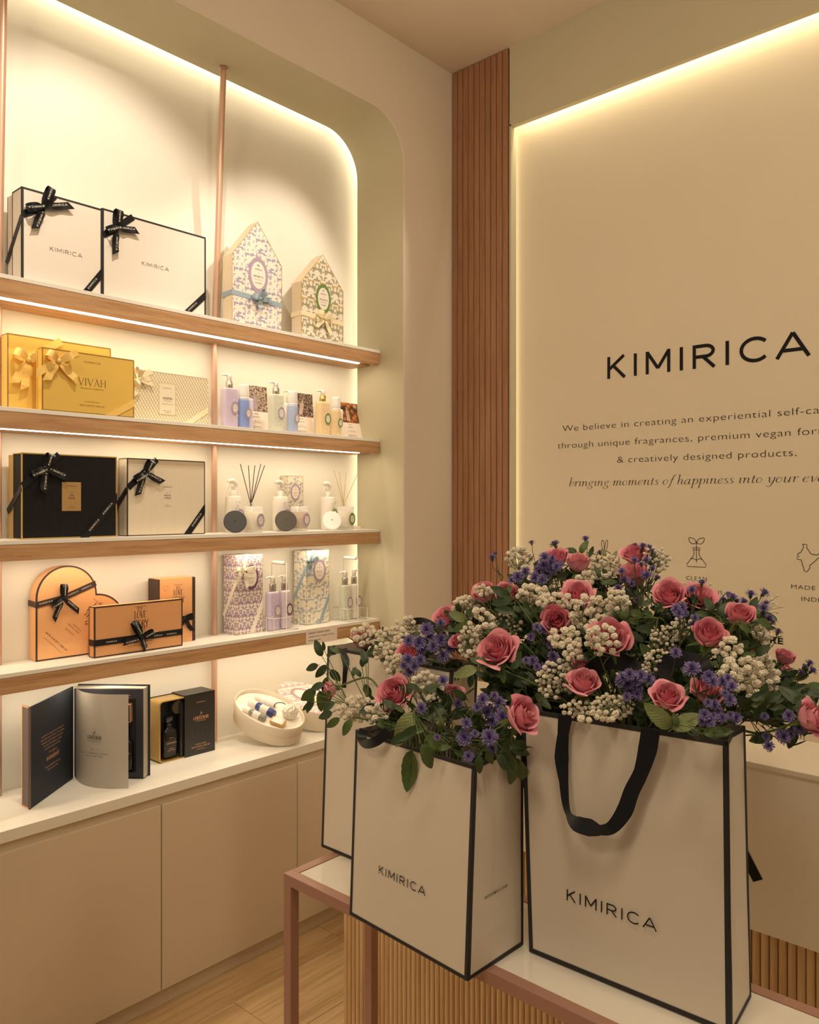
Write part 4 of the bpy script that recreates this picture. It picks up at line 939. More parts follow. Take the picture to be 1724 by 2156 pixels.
lid('dark grey round lid leaning beside the brown labelled candle', 601.6, 1093, 2.694, mat('grey_lid', (.075, .066, .055), .32, .4))
lid('glossy white round lid leaning beside the candle nearest the niche side', 698.5, 1092, 2.698, mat('white_lid', (.92, .90, .86), .22), .043)
def reeds(label, px, y, tips, sm, gm):
    x = Xat(px, y); t = thing('reed_diffuser', label, 'diffuser', (x, y, z0), 'reed diffusers behind the candles'); X0 = M.Translation((x, y, z0))
    MB().lathe([(.028, .0004), (.031, .004), (.031, .080), (.026, .094), (.0115, .102), (.0115, .116), (.0145, .117), (.0145, .122), (.010, .122)], 28, mat=X0).build('glass_bottle', gm, t)
    for px2, py2 in tips:
        p = onY(px2, py2, y + random.Random(px2).uniform(-.015, .015)); MB().tube([(x + (x - p.x) * .12, y, z0 + .015), (x + (p.x - x) * .06, y, z0 + .122), p], .0016, 6).build('reed_stick', sm, t)
reeds('diffuser bottle with black reed sticks behind the cream candle', 528, 2.785, [(506, 977), (523, 980), (536.5, 980), (549, 977), (557, 980)], mat('black_reed', (.05, .025, .02), .7), mGLASS)
reeds('diffuser bottle with pale reed sticks nearest the niche side', 723, 2.79, [(703.4, 990), (714, 993), (728.5, 993), (753.4, 996)], mat('natural_reed', (.72, .52, .28), .7), mGLASS)
x_ = Xat(748, 2.80)
t = thing('wrapped_soap_bar', 'flat wrapped cream packet lying behind the white-lidded candle', 'soap', (x_ + .05, 2.80, z0))
MB().box(x_, x_ + .075, 2.775, 2.83, z0 + .0005, z0 + .013, bev=.002).build('wrapper', mCREAMBOX, t); MB().box(x_ + .008, x_ + .018, 2.7745, 2.8305, z0 + .013, z0 + .0136).build('paper_band', mORANGE, t)

# lowest shelf: wire caddies with two bottles each, price card
z0 = ZSH[3]; mWIRE = mat('white_enamel_wire', (.86, .80, .74), .35)
def caddy(label, x0, x1, y0, y1):
    t = thing('wire_caddy', label, 'caddy', ((x0 + x1) / 2, (y0 + y1) / 2, z0), 'white wire bottle caddies'); r = .0016; hb = .058; zz = z0 + r + .0004
    for z in (zz, z0 + hb):
        MB().tube([(x0, y0, z), (x1, y0, z), (x1, y1, z), (x0, y1, z), (x0, y0, z)], r, 6).build('wire_frame', mWIRE, t)
    for i in range(3):
        for y in (y0, y1):
            x = x0 + (x1 - x0) * i / 2
            if i != 1: MB().tube([(x, y, zz), (x, y, z0 + hb)], r, 6).build('wire_upright', mWIRE, t)
    for y in (y0 + (y1 - y0) * .5,):
        for x in (x0, x1): MB().tube([(x, y, zz), (x, y, z0 + hb)], r, 6).build('wire_upright', mWIRE, t)
    for k in (1, 2, 3): MB().tube([(x0, y0 + (y1 - y0) * k / 4, zz), (x1, y0 + (y1 - y0) * k / 4, zz)], r * .8, 6).build('base_wire', mWIRE, t)
    xm = (x0 + x1) / 2; zt = z0 + .287
    MB().tube([(xm, y0, zz), (xm, y0, zt - .004), (xm, y0 + .004, zt), (xm, y1 - .004, zt), (xm, y1, zt - .004), (xm, y1, zz)], .0021, 8).build('handle_wire', mWIRE, t)
    MB().tube([(xm, y0 + .010, zt), (xm, y1 - .010, zt)], .0075, 14).build('handle_grip', mPUMPW, t)
caddy('white wire caddy holding two lilac pump bottles, between the cartons', 2.112, 2.244, 2.678, 2.778)
pump_bottle('lilac hand wash bottle in the wire caddy, beside the mauve carton', 2.144, 2.728, z0 + .004, .054, .040, .162, .228, mLIQ['lilac'], mSILVER, mLILACRING, 'bottles in the wire caddies', orn=mORNG)
pump_bottle('lilac lotion bottle in the wire caddy, nearer the blue carton', 2.212, 2.734, z0 + .004, .052, .040, .162, .228, mLOT['lilac'], mSILVER, mPLUM, 'bottles in the wire caddies', e=3, orn=mORN1)
caddy('white wire caddy holding two clear and white bottles, at the shelf end', 2.536, 2.660, 2.678, 2.776)
pump_bottle('pale green hand wash bottle in the caddy at the shelf end', 2.564, 2.728, z0 + .004, .050, .040, .160, .224, mLIQ['green'], mSILVER, mLILACRING, 'bottles in the wire caddies', orn=mORNG)
pump_bottle('white lotion bottle in the caddy at the shelf end, spout turned away', 2.629, 2.736, z0 + .004, .050, .040, .160, .226, mLOT['white'], mSILVER, mLILACRING, 'bottles in the wire caddies', nozzle=-1, e=3)
xl, xr = onY(643.8, 1330, YS).x, onY(709.4, 1330, YS).x
t = thing('price_card', 'cream paper card with three lines of print on the lowest shelf edge', 'card', ((xl + xr) / 2, YS, z0 - .06))
MB().box(xl, xr, YS - .0012, YS - .0004, z0 - .068, z0 - .002).build('card_panel', mCARD, t)
for i, (s_, wd) in enumerate((('HAND CADDY SETS', .122), ('HAND WASH | HAND LOTION', .148), ('METAL CADDY', .072))):
    put(t, lambda b: text(b, s_, front(xl + .013, YS - .0012, z0 - .023 - i * .0155), .0075 if i == 0 else .0062, wd, align='LEFT', thin=.01 if i == 0 else 0, res=2), mGREYTEXT)

# counter top: open book box, sleeved tin, oval boxes
z0 = ZT + .0005
mNAVY = mat('midnight_paper', (.026, .032, .046), .6, Specular_IOR_Level=.3); mDARKIN = mat('dark_tray', (.028, .03, .042), .6); mCOPPER = mat('copper_print', (.80, .43, .24), .45, .1)
mVELLUM = mat('grey_vellum_sheet', (.50, .45, .38), .55, Alpha=.93)
t = thing('open_book_box', 'open dark navy book-shaped gift box with a grey paper leaf', 'gift box', (1.3, 2.7, z0))
P0, P1, HG = V((1.083, 2.665, z0)), V((1.086, 2.612, z0)), V((1.315, 2.800, z0)); TR = V((1.483, 2.600, z0)); hB = .325
def slab_(b, a, c, th, z0_, z1_, side=1, mi=0, ins=0):
    d = (c - a).normalized(); n = V((-d.y, d.x, 0)) * side; q = [a + d * ins, c - d * ins, c - d * ins + n * th, a + d * ins + n * th]
    b.add([V((p.x, p.y, z0_)) for p in q] + [V((p.x, p.y, z1_)) for p in q], [(0, 1, 2, 3), (4, 5, 6, 7), (0, 1, 5, 4), (1, 2, 6, 5), (2, 3, 7, 6), (3, 0, 4, 7)], mi)
b = MB(); slab_(b, P1, HG, .004, z0, z0 + hB, 1); b.build('cover', mNAVY, t)
b = MB(); slab_(b, P1, P0, .004, z0, z0 + hB, -1); b.build('spine', mat('grey_spine_cloth', (.14, .105, .10), .5), t)
b = MB(); ds = (P0 - P1).normalized(); ns = V((-abs(ds.y), ds.x, 0)) * 0 + V((-1, -.055, 0)).normalized()
e = .0048; f0, f1 = P1 + ns * .0008, P0 + ns * .0008
for (a0, a1, c0, c1) in ((0, 1, 0, e), (0, 1, hB - e, hB), (0, e / .053, 0, hB), (1 - e / .053, 1, 0, hB)):
    A, B = f0.lerp(f1, a0), f0.lerp(f1, a1); b.add([A + V((0, 0, c0)), B + V((0, 0, c0)), B + V((0, 0, c1)), A + V((0, 0, c1))], [(0, 1, 2, 3)])
b.build('spine_border', mat('orange_copper_foil', (.85, .42, .18), .5), t)
# tray: frame walls, back, bottom
dT = (TR - HG).normalized(); nT = V((-dT.y, dT.x, 0)); wT = (TR - HG).length   # nT points away from the viewer
if nT.dot(FWD) < 0: nT = -nT
FT = frame(HG, dT, V((0, 0, 1)))                    # local x along the tray, y up, z towards viewer
if FT.col[2].to_3d().dot(FWD) > 0: FT = frame(TR, -dT, V((0, 0, 1)))
dep = .042
b = MB(); b.box(0, wT, 0, hB, -dep, -dep + .004, mat=FT); b.build('back_board', mNAVY, t)
MB().box(.004, wT - .012, .006, hB - .010, -dep + .004, -.022, mat=FT).build('tray_floor', mDARKIN, t)
b = MB()
for q in ((.004, wT - .010, .004, .022), (.004, wT - .010, hB - .042, hB - .008), (.004, .030, .022, hB - .042), (wT - .036, wT - .010, .022, hB - .042)): b.box(q[0], q[1], q[2], q[3], -.022, -.0005, mat=FT)
b.build('tray_rim', mDARKIN, t)
MB().box(wT - .010, wT - .007, .004, hB - .008, -dep + .004, -.001, mat=FT).build('page_edge', mat('silver_page_edge', (.45, .40, .32), .4), t)
MB().box(.004, wT - .007, hB - .008, hB - .005, -dep + .004, -.001, mat=FT).build('page_edge', mat('silver_page_edge_top', (.50, .46, .38), .4), t)
BT = FT @ M.Translation((wT - .075, .035, -.012)) @ M.Rotation(-pi / 2, 4, 'X')
def dark_bottle(parent, T, s=1):
    b = MB(); b.lathe([(.45, 0), (.5, .004 * s), (.5, .085 * s), (.44, .100 * s), (.20, .108 * s), (.19, .125 * s)], 28, sx=.056 * s, sy=.030 * s, e=4, mat=T); o = b.build('dark_bottle', mat('black_glass', (.012, .011, .013), .12), parent)
    b = MB(); b.lathe([(.013 * s, .125 * s), (.013 * s, .148 * s), (.011 * s, .150 * s)], 20, mat=T); b.build('bottle_cap', mBLACKP, parent)
BT = FT @ M.Translation((wT - .078, .030, -.014)) @ M.Rotation(-pi / 2, 4, 'X')
b = MB(); b.lathe([(.45, 0), (.5, .004), (.5, .085), (.44, .100), (.20, .108), (.19, .125), (.26, .126), (.26, .150)], 28, sx=.056, sy=.026, e=4, mat=FT @ M.Translation((wT - .078, .030, -.012)) @ M(((1, 0, 0, 0), (0, 0, 1, 0), (0, 1, 0, 0), (0, 0, 0, 1)))); b.build('dark_bottle', mat('black_glass', (.012, .011, .013), .12), t)
MB().box(.030, wT - .055, hB - .125, hB - .062, -.020, .003, mat=FT).build('soap_carton', mCOPPER, t)
MB().box(.032, wT - .057, hB - .123, hB - .064, .003, .0035, mat=FT).build('soap_carton_face', mNAVY, t)
for s_, x, yv, cap, wd in (('HANDCRAFTED', wT - .075, hB - .032, .0038, .040), ('LUXURY SOAP', wT - .075, hB - .040, .0034, .034)):
    put(t, lambda b: text(b, s_, FT @ M.Translation((x, yv, .0002)), cap, wd, res=2), mCOPPER)
for s_, yv, cap, wd in (('GENTLEMAN', .088, .0055, .040), ('HAIR &', .070, .005, .02), ('BODY WASH', .062, .005, .034)):
    put(t, lambda b: text(b, s_, FT @ M.Translation((wT - .078, yv, .0030)), cap, wd, res=2), mCOPPER)
# inner face of the cover with its lines of print
dC = (HG - P1).normalized(); FC = frame(P1 - V((-dC.y, dC.x, 0)) * .0006, dC, V((0, 0, 1))); wC = (HG - P1).length
rows = [('a gentleman is a contemporary whose distinguished', .150), ('style touches the art of self care. The refreshing', .158), ('through the world of oils and soaps pausing for', .148), ('the senses. The subtle hues of sandal', .122), ('the air with calmness and serenity.', .108), ('the composition of', .055)]
for i, (s_, wd) in enumerate(rows): put(t, lambda b: text(b, s_, FC @ M.Translation((wC * .50, .205 - i * .0115 - (.004 if i == 5 else 0), 0)), .0058, wd, res=1), mCOPPER)
put(t, lambda b: italic(b, 'mist and amber'.replace(' ', ''), FC @ M.Translation((wC * .5, .120, 0)), .011, .088, nib=(.05, .12)), mCOPPER)
for i, (s_, wd) in enumerate((('softness gracefully making the impression', .105), ('feel groomed and confident', .072))): put(t, lambda b: text(b, s_, FC @ M.Translation((wC * .5, .098 - i * .0115, 0)), .0055, wd, res=1), mCOPPER)
# the curved paper leaf
A0, A1 = HG + V((.004, -.012, 0)), V((1.392, 2.556, z0)); b = MB(); pts = []
ctrl = [A0, A0 + V((-.012, -.085, 0)), A0.lerp(A1, .55) + V((-.028, -.030, 0)), A1]
cp = smooth_path(ctrl, 7); n_ = len(cp); vs = [p + V((0, 0, .002)) for p in cp] + [p + V((0, 0, hB - .004 - .0 * i)) for i, p in enumerate(cp)]
dn = V((.0006, .0006, 0))
b.add(vs + [v + dn for v in vs], [(i, i + 1, n_ + i + 1, n_ + i) for i in range(n_ - 1)] + [(2 * n_ + i, 3 * n_ + i, 3 * n_ + i + 1, 2 * n_ + i + 1) for i in range(n_ - 1)], 0, True); b.build('paper_leaf', mVELLUM, t)
mid = cp[n_ * 5 // 9]; dL = (cp[n_ * 5 // 9 + 3] - cp[n_ * 5 // 9 - 3]).normalized(); FL = frame(mid - V((-dL.y, dL.x, 0)) * .0035 * (1 if V((-dL.y, dL.x, 0)).dot(FWD) > 0 else -1), dL, V((0, 0, 1)))
mLEAFINK = mat('grey_print', (.10, .085, .07), .6)
put(t, lambda b: serif(b, 'GENTLEMAN', FL @ M.Translation((0, .166, 0)), .013, .62, track=.06), mLEAFINK)
put(t, lambda b: text(b, 'YOUR HONOUR', FL @ M.Translation((0, .157, 0)), .004, .050, res=1), mLEAFINK)
for st in ([(-.3, -.4), (0, .1), (.1, .6), (.35, .4)], [(-.2, .3), (.15, .35), (.4, .0)], [(-.45, -.1), (-.1, .0), (.1, -.4)]): put(t, lambda b: poly_stroke(b, [(x * .012, y * .012) for x, y in st], .0016, FL @ M.Translation((0, .187, 0))), mLEAFINK, 'emblem')
put(t, lambda b: italic(b, 'sir on', FL @ M.Translation((0, .128, 0)), .007, .035, nib=(.05, .1)), mLEAFINK)
for i, (s_, wd) in enumerate((('WHO CELEBRATES THE FINE', .112), ('ART OF SELF CARE', .068))): put(t, lambda b: text(b, s_, FL @ M.Translation((0, .116 - i * .010, 0)), .0048, wd, res=1), mLEAFINK)

# tin with a sliding sleeve
x0_, x1_, yf, yb = 1.602, 1.842, 2.712, 2.795; hT = .236
mTIN = mat('gold_tin', (.62, .42, .15), .32, .6)
t = thing('sleeved_tin', 'gold tin box half covered by a black printed sleeve', 'tin', ((x0_ + x1_) / 2, (yf + yb) / 2, z0))
def rr(x0, x1, z0_, z1_, r): return [(x1 - r + r * sin(a), z0_ + r - r * cos(a)) for a in [i * pi / 8 for i in range(5)]] + [(x1 - r + r * cos(a), z1_ - r + r * sin(a)) for a in [i * pi / 8 for i in range(5)]] + [(x0 + r - r * sin(a), z1_ - r + r * cos(a)) for a in [i * pi / 8 for i in range(5)]] + [(x0 + r - r * cos(a), z0_ + r - r * sin(a)) for a in [i * pi / 8 for i in range(5)]]
o_ = rr(x0_, x1_ - .002, z0, z0 + hT - .004, .014); i_ = rr(x0_ + .004, x1_ - .006, z0 + .004, z0 + hT - .008, .012); nn = len(o_)
b = MB(); b.loft([[(x, y, z) for x, z in p] for p, y in ((o_, yb), (o_, yf + .001), (i_, yf), (i_, yf + .055))], 0, cap0=True, cap1=True, smooth=False); b.build('tin_body', mTIN, t)
b = MB(); b.loft([[(x, y, z) for x, z in p] for p, y in ((rr(x0_ - .002, x1_ - .001, z0, z0 + hT - .002, .015), yb - .004), (rr(x0_ - .002, x1_ - .001, z0, z0 + hT - .002, .015), yb + .004))], 0, smooth=False); b.build('tin_lid', mBLACKP, t)
b = MB(); b.prism(i_, yf + .054, yf + .0545, 0); b.build('tin_lining', mDARKIN, t)
BTm = M.Translation((x0_ + .058, yf + .030, z0 + .010))
b = MB(); b.lathe([(.45, 0), (.5, .004), (.5, .085), (.44, .102), (.20, .110), (.19, .128), (.27, .129), (.27, .155)], 28, sx=.062, sy=.034, e=4, mat=BTm); b.build('dark_bottle', mat('black_glass_tin', (.012, .011, .013), .12), t)
MB().lathe([(.026, -.006), (.027, 0), (.025, .006)], 28, mat=M.Translation((x0_ + .088, yf + .020, z0 + .195)) @ M.Rotation(pi / 2, 4, 'X')).build('shaving_tin', mat('dark_tin_jar', (.10, .08, .06), .3, .5), t)
MB().box(x0_ + .092, x0_ + .120, yf + .006, yf + .02, z0 + .008, z0 + .205).build('marbled_card', mat('black_marble_card', (.02, .02, .022), .2), t)
for s_, dz, cap, wd in (('KIMIRICA', .082, .003, .02), ('GENTLEMAN', .062, .0055, .042), ('HAIR &', .042, .0045, .018), ('BODY WASH', .035, .0045, .032)): put(t, lambda b: text(b, s_, front(x0_ + .058, yf + .0125, z0 + dz), cap, wd, res=1), mCOPPER)
xs = x0_ + .105
b = MB(); s0 = [(xs, yf - .003, z0), (x1_, yf - .003, z0), (x1_, yb + .005, z0), (xs, yb + .005, z0)]
for (a, c, y0_, y1_, za, zb) in ((xs, x1_, yf - .004, yf - .0025, 0, hT + .001), (xs, x1_, yb + .0045, yb + .006, 0, hT + .001), (xs, x1_, yf - .004, yb + .006, hT - .0005, hT + .001)): b.box(a, c, y0_, y1_, z0 + za, z0 + zb)
b.build('sleeve', mat('black_sleeve_card', (.028, .027, .026), .4), t)
xm = (xs + x1_) / 2 + .004; yq = yf - .004
put(t, lambda b: serif(b, 'GENTLEMAN', front(xm, yq, z0 + .135), .0135, .72, track=.05), mCOPPER)
for s_, dz, cap, wd in (('KIMIRICA', .200, .0052, .040), ('YOUR HONOUR', .128, .004, .045), ('PREMIUM TRAVEL', .038, .0048, .048), ('BATH & BODY CARE SET', .028, .006, .082), ('MADE IN INDIA', .019, .0035, .034)): put(t, lambda b: text(b, s_, front(xm, yq, z0 + dz), cap, wd, res=2), mCOPPER)
for st in ([(-.3, -.4), (0, .1), (.1, .6), (.35, .4)], [(-.2, .3), (.15, .35), (.4, .0)]): put(t, lambda b: poly_stroke(b, [(x * .012, y * .012) for x, y in st], .0016, front(xm, yq, z0 + .156)), mCOPPER, 'emblem')
mEMB = mat('embossed_line', (.12, .11, .10), .3)
for sg in (-1, 1): put(t, lambda b: poly_stroke(b, [(sg * .010, .010), (sg * .034, .014), (sg * .034, -.012), (sg * .028, -.020), (sg * .014, -.019), (sg * .010, -.010), (sg * .010, .010)][(0 if sg > 0 else 1):], .0008, front(xm - .004, yq, z0 + .088), smooth=False), mEMB, 'embossed_mark')

# oval boxes leaning on the back
def oval_frame(c, al, be, ga): return M.Translation(V(c) + V((0, 0, H))) @ M.Rotation(al, 4, 'Z') @ M.Rotation(be, 4, 'X') @ M.Rotation(ga, 4, 'Y')
mOVAL = mat('ivory_drum_board', (.84, .74, .60), .5)
T = oval_frame((2.048, 2.6245, -.8245), -1.278, .29, .36); A_, B_, D_ = .1545, .0995, .089
t = thing('oval_gift_box', 'open ivory oval box holding small bottles and a white bath puff', 'gift box', T.translation)
b = MB(); b.lathe([(.985, -D_), (1.0, -D_ + .002), (1.0, -D_ * .44)], 72, sx=A_, sy=B_, mat=T, cap1=False); b.build('base', mOVAL, t)
b = MB(); b.lathe([(1.012, -D_ * .44), (1.012, -.001), (1.0, 0), (.985, -.001), (.985, -.026)], 72, sx=A_, sy=B_, mat=T, cap0=False, cap1=True); b.build('rim_band', mOVAL, t)
b = MB(); b.lathe([(.984, -.0255), (.984, -.020), (.97, -.018)], 60, sx=A_, sy=B_, mat=T, cap0=False); b.build('satin_lining', mat('ivory_lining', (.90, .85, .74), .5), t)
def mini(label, lx, ly, L, r, bm, capm, name='travel_bottle', ang=0):
    Q = T @ M.Translation((lx, ly, -.016 + r * .6)) @ M.Rotation(ang, 4, 'Z') @ M.Rotation(pi / 2, 4, 'Y')
    o = thing(name, label, 'bottle', Q.translation, 'small bottles lying in the oval box', mat=Q)
    MB().lathe([(r * .85, -L * .5), (r, -L * .47), (r, L * .16), (r * .8, L * .2)], 22, mat=Q).build('bottle_body', bm, o)
    MB().lathe([(r * .8, L * .2), (r * .84, L * .22), (r * .84, L * .48), (r * .7, L * .5)], 22, mat=Q).build('cap', capm, o)
    MB().lathe([(r * 1.01, -L * .26), (r * 1.01, L * .02)], 22, mat=Q, cap0=False, cap1=False).build('label_band', mFOILW, o)
# lay three bottles along the box and a flat tube near the low end
far = -1
mini('small clear grey bottle at the box edge nearer the pole', .035 * far, -.058, .105, .014, mat('grey_green_bottle', (.26, .26, .22), .2), mCREAMBOX, ang=pi)
mini('small deep blue bottle in the middle of the oval box', .030 * far, -.012, .125, .0165, mat('navy_bottle', (.05, .07, .24), .2), mFROST, ang=pi)
mini('small white bottle nearest the patterned oval box', .045 * far, .036, .095, .0135, mLOT['white'], mCREAMBOX, ang=pi)
Q = T @ M.Translation((.068, -.042, -.006)) @ M.Rotation(.15, 4, 'Z'); o = thing('gold_foil_sachet', 'small gold and white sachet at the low end of the oval box', 'sachet', Q.translation, mat=Q)
MB().box(-.030, .030, -.017, .017, -.007, .007, bev=.003, mat=Q).build('sachet_body', mGOLDLAB, o); MB().box(-.022, .022, -.0165, .0165, .007, .0078, mat=Q).build('label_band', mFOILW, o)
c0 = T @ V((.080, .026, .008)); b = MB(); bm = bmesh.new(); bmesh.ops.create_icosphere(bm, subdivisions=5, radius=1); r_ = random.Random(5)
fold = [(V((r_.gauss(0, 1), r_.gauss(0, 1), r_.gauss(0, 1))).normalized(), r_.uniform(7, 13), r_.uniform(0, 6)) for _ in range(9)]
for v in bm.verts:
    n_ = v.co.normalized(); q_ = sum(sin(n_.dot(d) * f_ + ph) for d, f_, ph in fold) / 9; q2 = sum(sin(n_.dot(d) * f_ * 3.1 + ph * 2) for d, f_, ph in fold) / 9
    v.co = n_ * (.034 * (1 - .30 * abs(q_) ** .5 + .08 * q2))
b.add([c0 + v.co for v in bm.verts], [[v.index for v in f.verts] for f in bm.faces], 0, True); bm.free()
pu = b.build('bath_puff', mat('white_mesh_puff', (.88, .84, .74), .8)); tag(pu, 'fluffy white bath puff tucked in the open oval box', 'bath puff')
b = MB(); cc = T @ V((.030, .030, .012)); b.tube(smooth_path([cc + RGT * (.024 * cos(a)) + V((0, 0, .014 * sin(a))) - FWD * .008 for a in [rad(25 + i * 22) for i in range(9)]], 3), .0018, 6); cl = b.build('cord_loop', mBLACK, None); tag(cl, 'black cord loop of the bath puff in the oval box', 'cord')
T = oval_frame((2.300, 2.672, -.833), -1.25, .20, .33); A_, B_, D_ = .150, .0985, .088
t = thing('oval_gift_box', 'closed oval box with rose damask printed lid, beside the paper bag', 'gift box', T.translation)
b = MB(); b.lathe([(.985, -D_), (1.0, -D_ + .002), (1.0, -D_ * .5)], 72, sx=A_, sy=B_, mat=T, cap1=False); b.build('base', mOVAL, t)
b = MB(); b.lathe([(1.015, -D_ * .5), (1.015, -.002), (1.005, 0)], 72, sx=A_, sy=B_, mat=T, cap0=True, cap1=False); b.build('lid_band', mOVAL, t)
MW['x'] = T; lidm = MB(); lidm.lathe([(1.004, -.0004), (1.0, .0006)], 72, sx=A_, sy=B_, mat=T, cap0=False); lidm.build('lid_top', mROSETOILE, t)
b = MB()
T2 = T @ M.Translation((-.035, 0, .0012)) @ M.Rotation(pi / 2, 4, 'Z')
ringp = lambda s, z: [T2 @ V((.040 * s * cos(2 * pi * i / 36), .056 * s * sin(2 * pi * i / 36), z)) for i in range(36)]
b.loft([ringp(1, 0), ringp(1, .0012), ringp(.72, .0012)], 0, cap0=False, cap1=False, smooth=False); b.build('label_ring', mat('rose_ring', (.50, .32, .34), .5), t)
b = MB(); b.add(ringp(.72, .0011), [list(range(36))]); b.build('label_middle', mFOILW, t)
b = MB(); P_ = [T @ V((.028, s * .098, .002)) for s in (-1, 1)]; dd = (T.to_3x3() @ V((1, 0, 0))) * .011; b.strip(P_, [dd, dd], .001); b.build('ribbon', mCRIB, t)
# ------------------------------------------------------------------ counter behind, console table, paper bags
XK, YK0, YK1 = 1.75, .28, 1.90; ZKT, ZKB = H - .541, H - .897
mGLOSS = mat('glossy_counter_top', (.80, .74, .62), .08, Coat_Weight=.5); mKFACE = plaster('counter_front_lacquer', (.88, .82, .70), .3)
t = thing('service_counter', 'cream service counter with a fluted wooden base and black lettering, behind the bags', 'counter', (1.95, (YK0 + YK1) / 2, 0))
MB().box(XK - .004, XK + .24, YK0, YK1 + .004, ZKT - .012, ZKT, bev=.002).build('ledge_top', mGLOSS, t)
MB().box(XK, XK + .235, YK0, YK1, ZKB, ZKT - .0125).build('front_fascia', mKFACE, t)
MB().box(XK + .235, XK + .75, YK0, YK1, .72, .75).build('desk_top', mWHITE, t)
MB().box(XK + .018, XK + .235, YK0 + .001, YK1 - .018, 0.002, ZKB).build('base_cabinet', mFLUTE, t)
n = int((YK1 - YK0) / .0181); fm = None
for i in range(n):
    if fm is None:
        b = MB(); r = .0088; pr = [(-.012, -r), (-r * .35, -r * .98), (-r * .75, -r * .7), (-r, -r * .25), (-r, r * .25), (-r * .75, r * .7), (-r * .35, r * .98), (-.012 + .014, r), (.002, -r)]
        pr = [(-r * cos(a) * .95, r * sin(a)) for a in [-pi / 2 + k * pi / 7 for k in range(8)]]
        b.loft([[(x, y, z) for x, y in pr] for z in (0.002, ZKB - .0005)], 0, close=True); fm = b.mesh('flute', mFLUTE)
    link('flute', fm, t, M.Translation((XK + .018, YK1 - .018 - (i + .5) * .0181, 0)))
for i in range(11): link('flute', fm, t, M.Translation((XK + .03 + i * .0181, YK1 - .018, 0)) @ M.Rotation(-pi / 2, 4, 'Z'))
put(t, lambda b: logo(b, frame((XK - .0006, 1.176, H - .789), (0, -1, 0), FZ), .14, .16, stretch=1.0), mINK, 'wordmark')

ZTT = H - .8; TX, TY0, TY1, TD, TW = 1.117, .16, 1.383, .27, .0235
t = thing('console_table', 'narrow console table with rose brown metal frame and white inset top', 'table', (TX + TD / 2, (TY0 + TY1) / 2, 0))
def bar(nm, *a): return MB().box(*a, bev=.0012).build(nm, mTABLE, t)
bar('top_rail', TX, TX + TW, TY0, TY1, ZTT - TW, ZTT); bar('top_rail', TX + TD - TW, TX + TD, TY0, TY1, ZTT - TW, ZTT)
bar('top_rail', TX + TW, TX + TD - TW, TY1 - TW, TY1, ZTT - TW, ZTT); bar('top_rail', TX + TW, TX + TD - TW, TY0, TY0 + TW, ZTT - TW, ZTT)
for x in (TX, TX + TD - TW):
    for y in (TY0, TY1 - TW): bar('leg', x, x + TW, y, y + TW, .0005, ZTT - TW - .0002)
MB().box(TX + TW + .0008, TX + TD - TW - .0008, TY0 + TW + .0008, TY1 - TW - .0008, ZTT - .010, ZTT - .0015).build('inset_top', mat('white_back_painted_glass', (.80, .76, .68), .12), t)

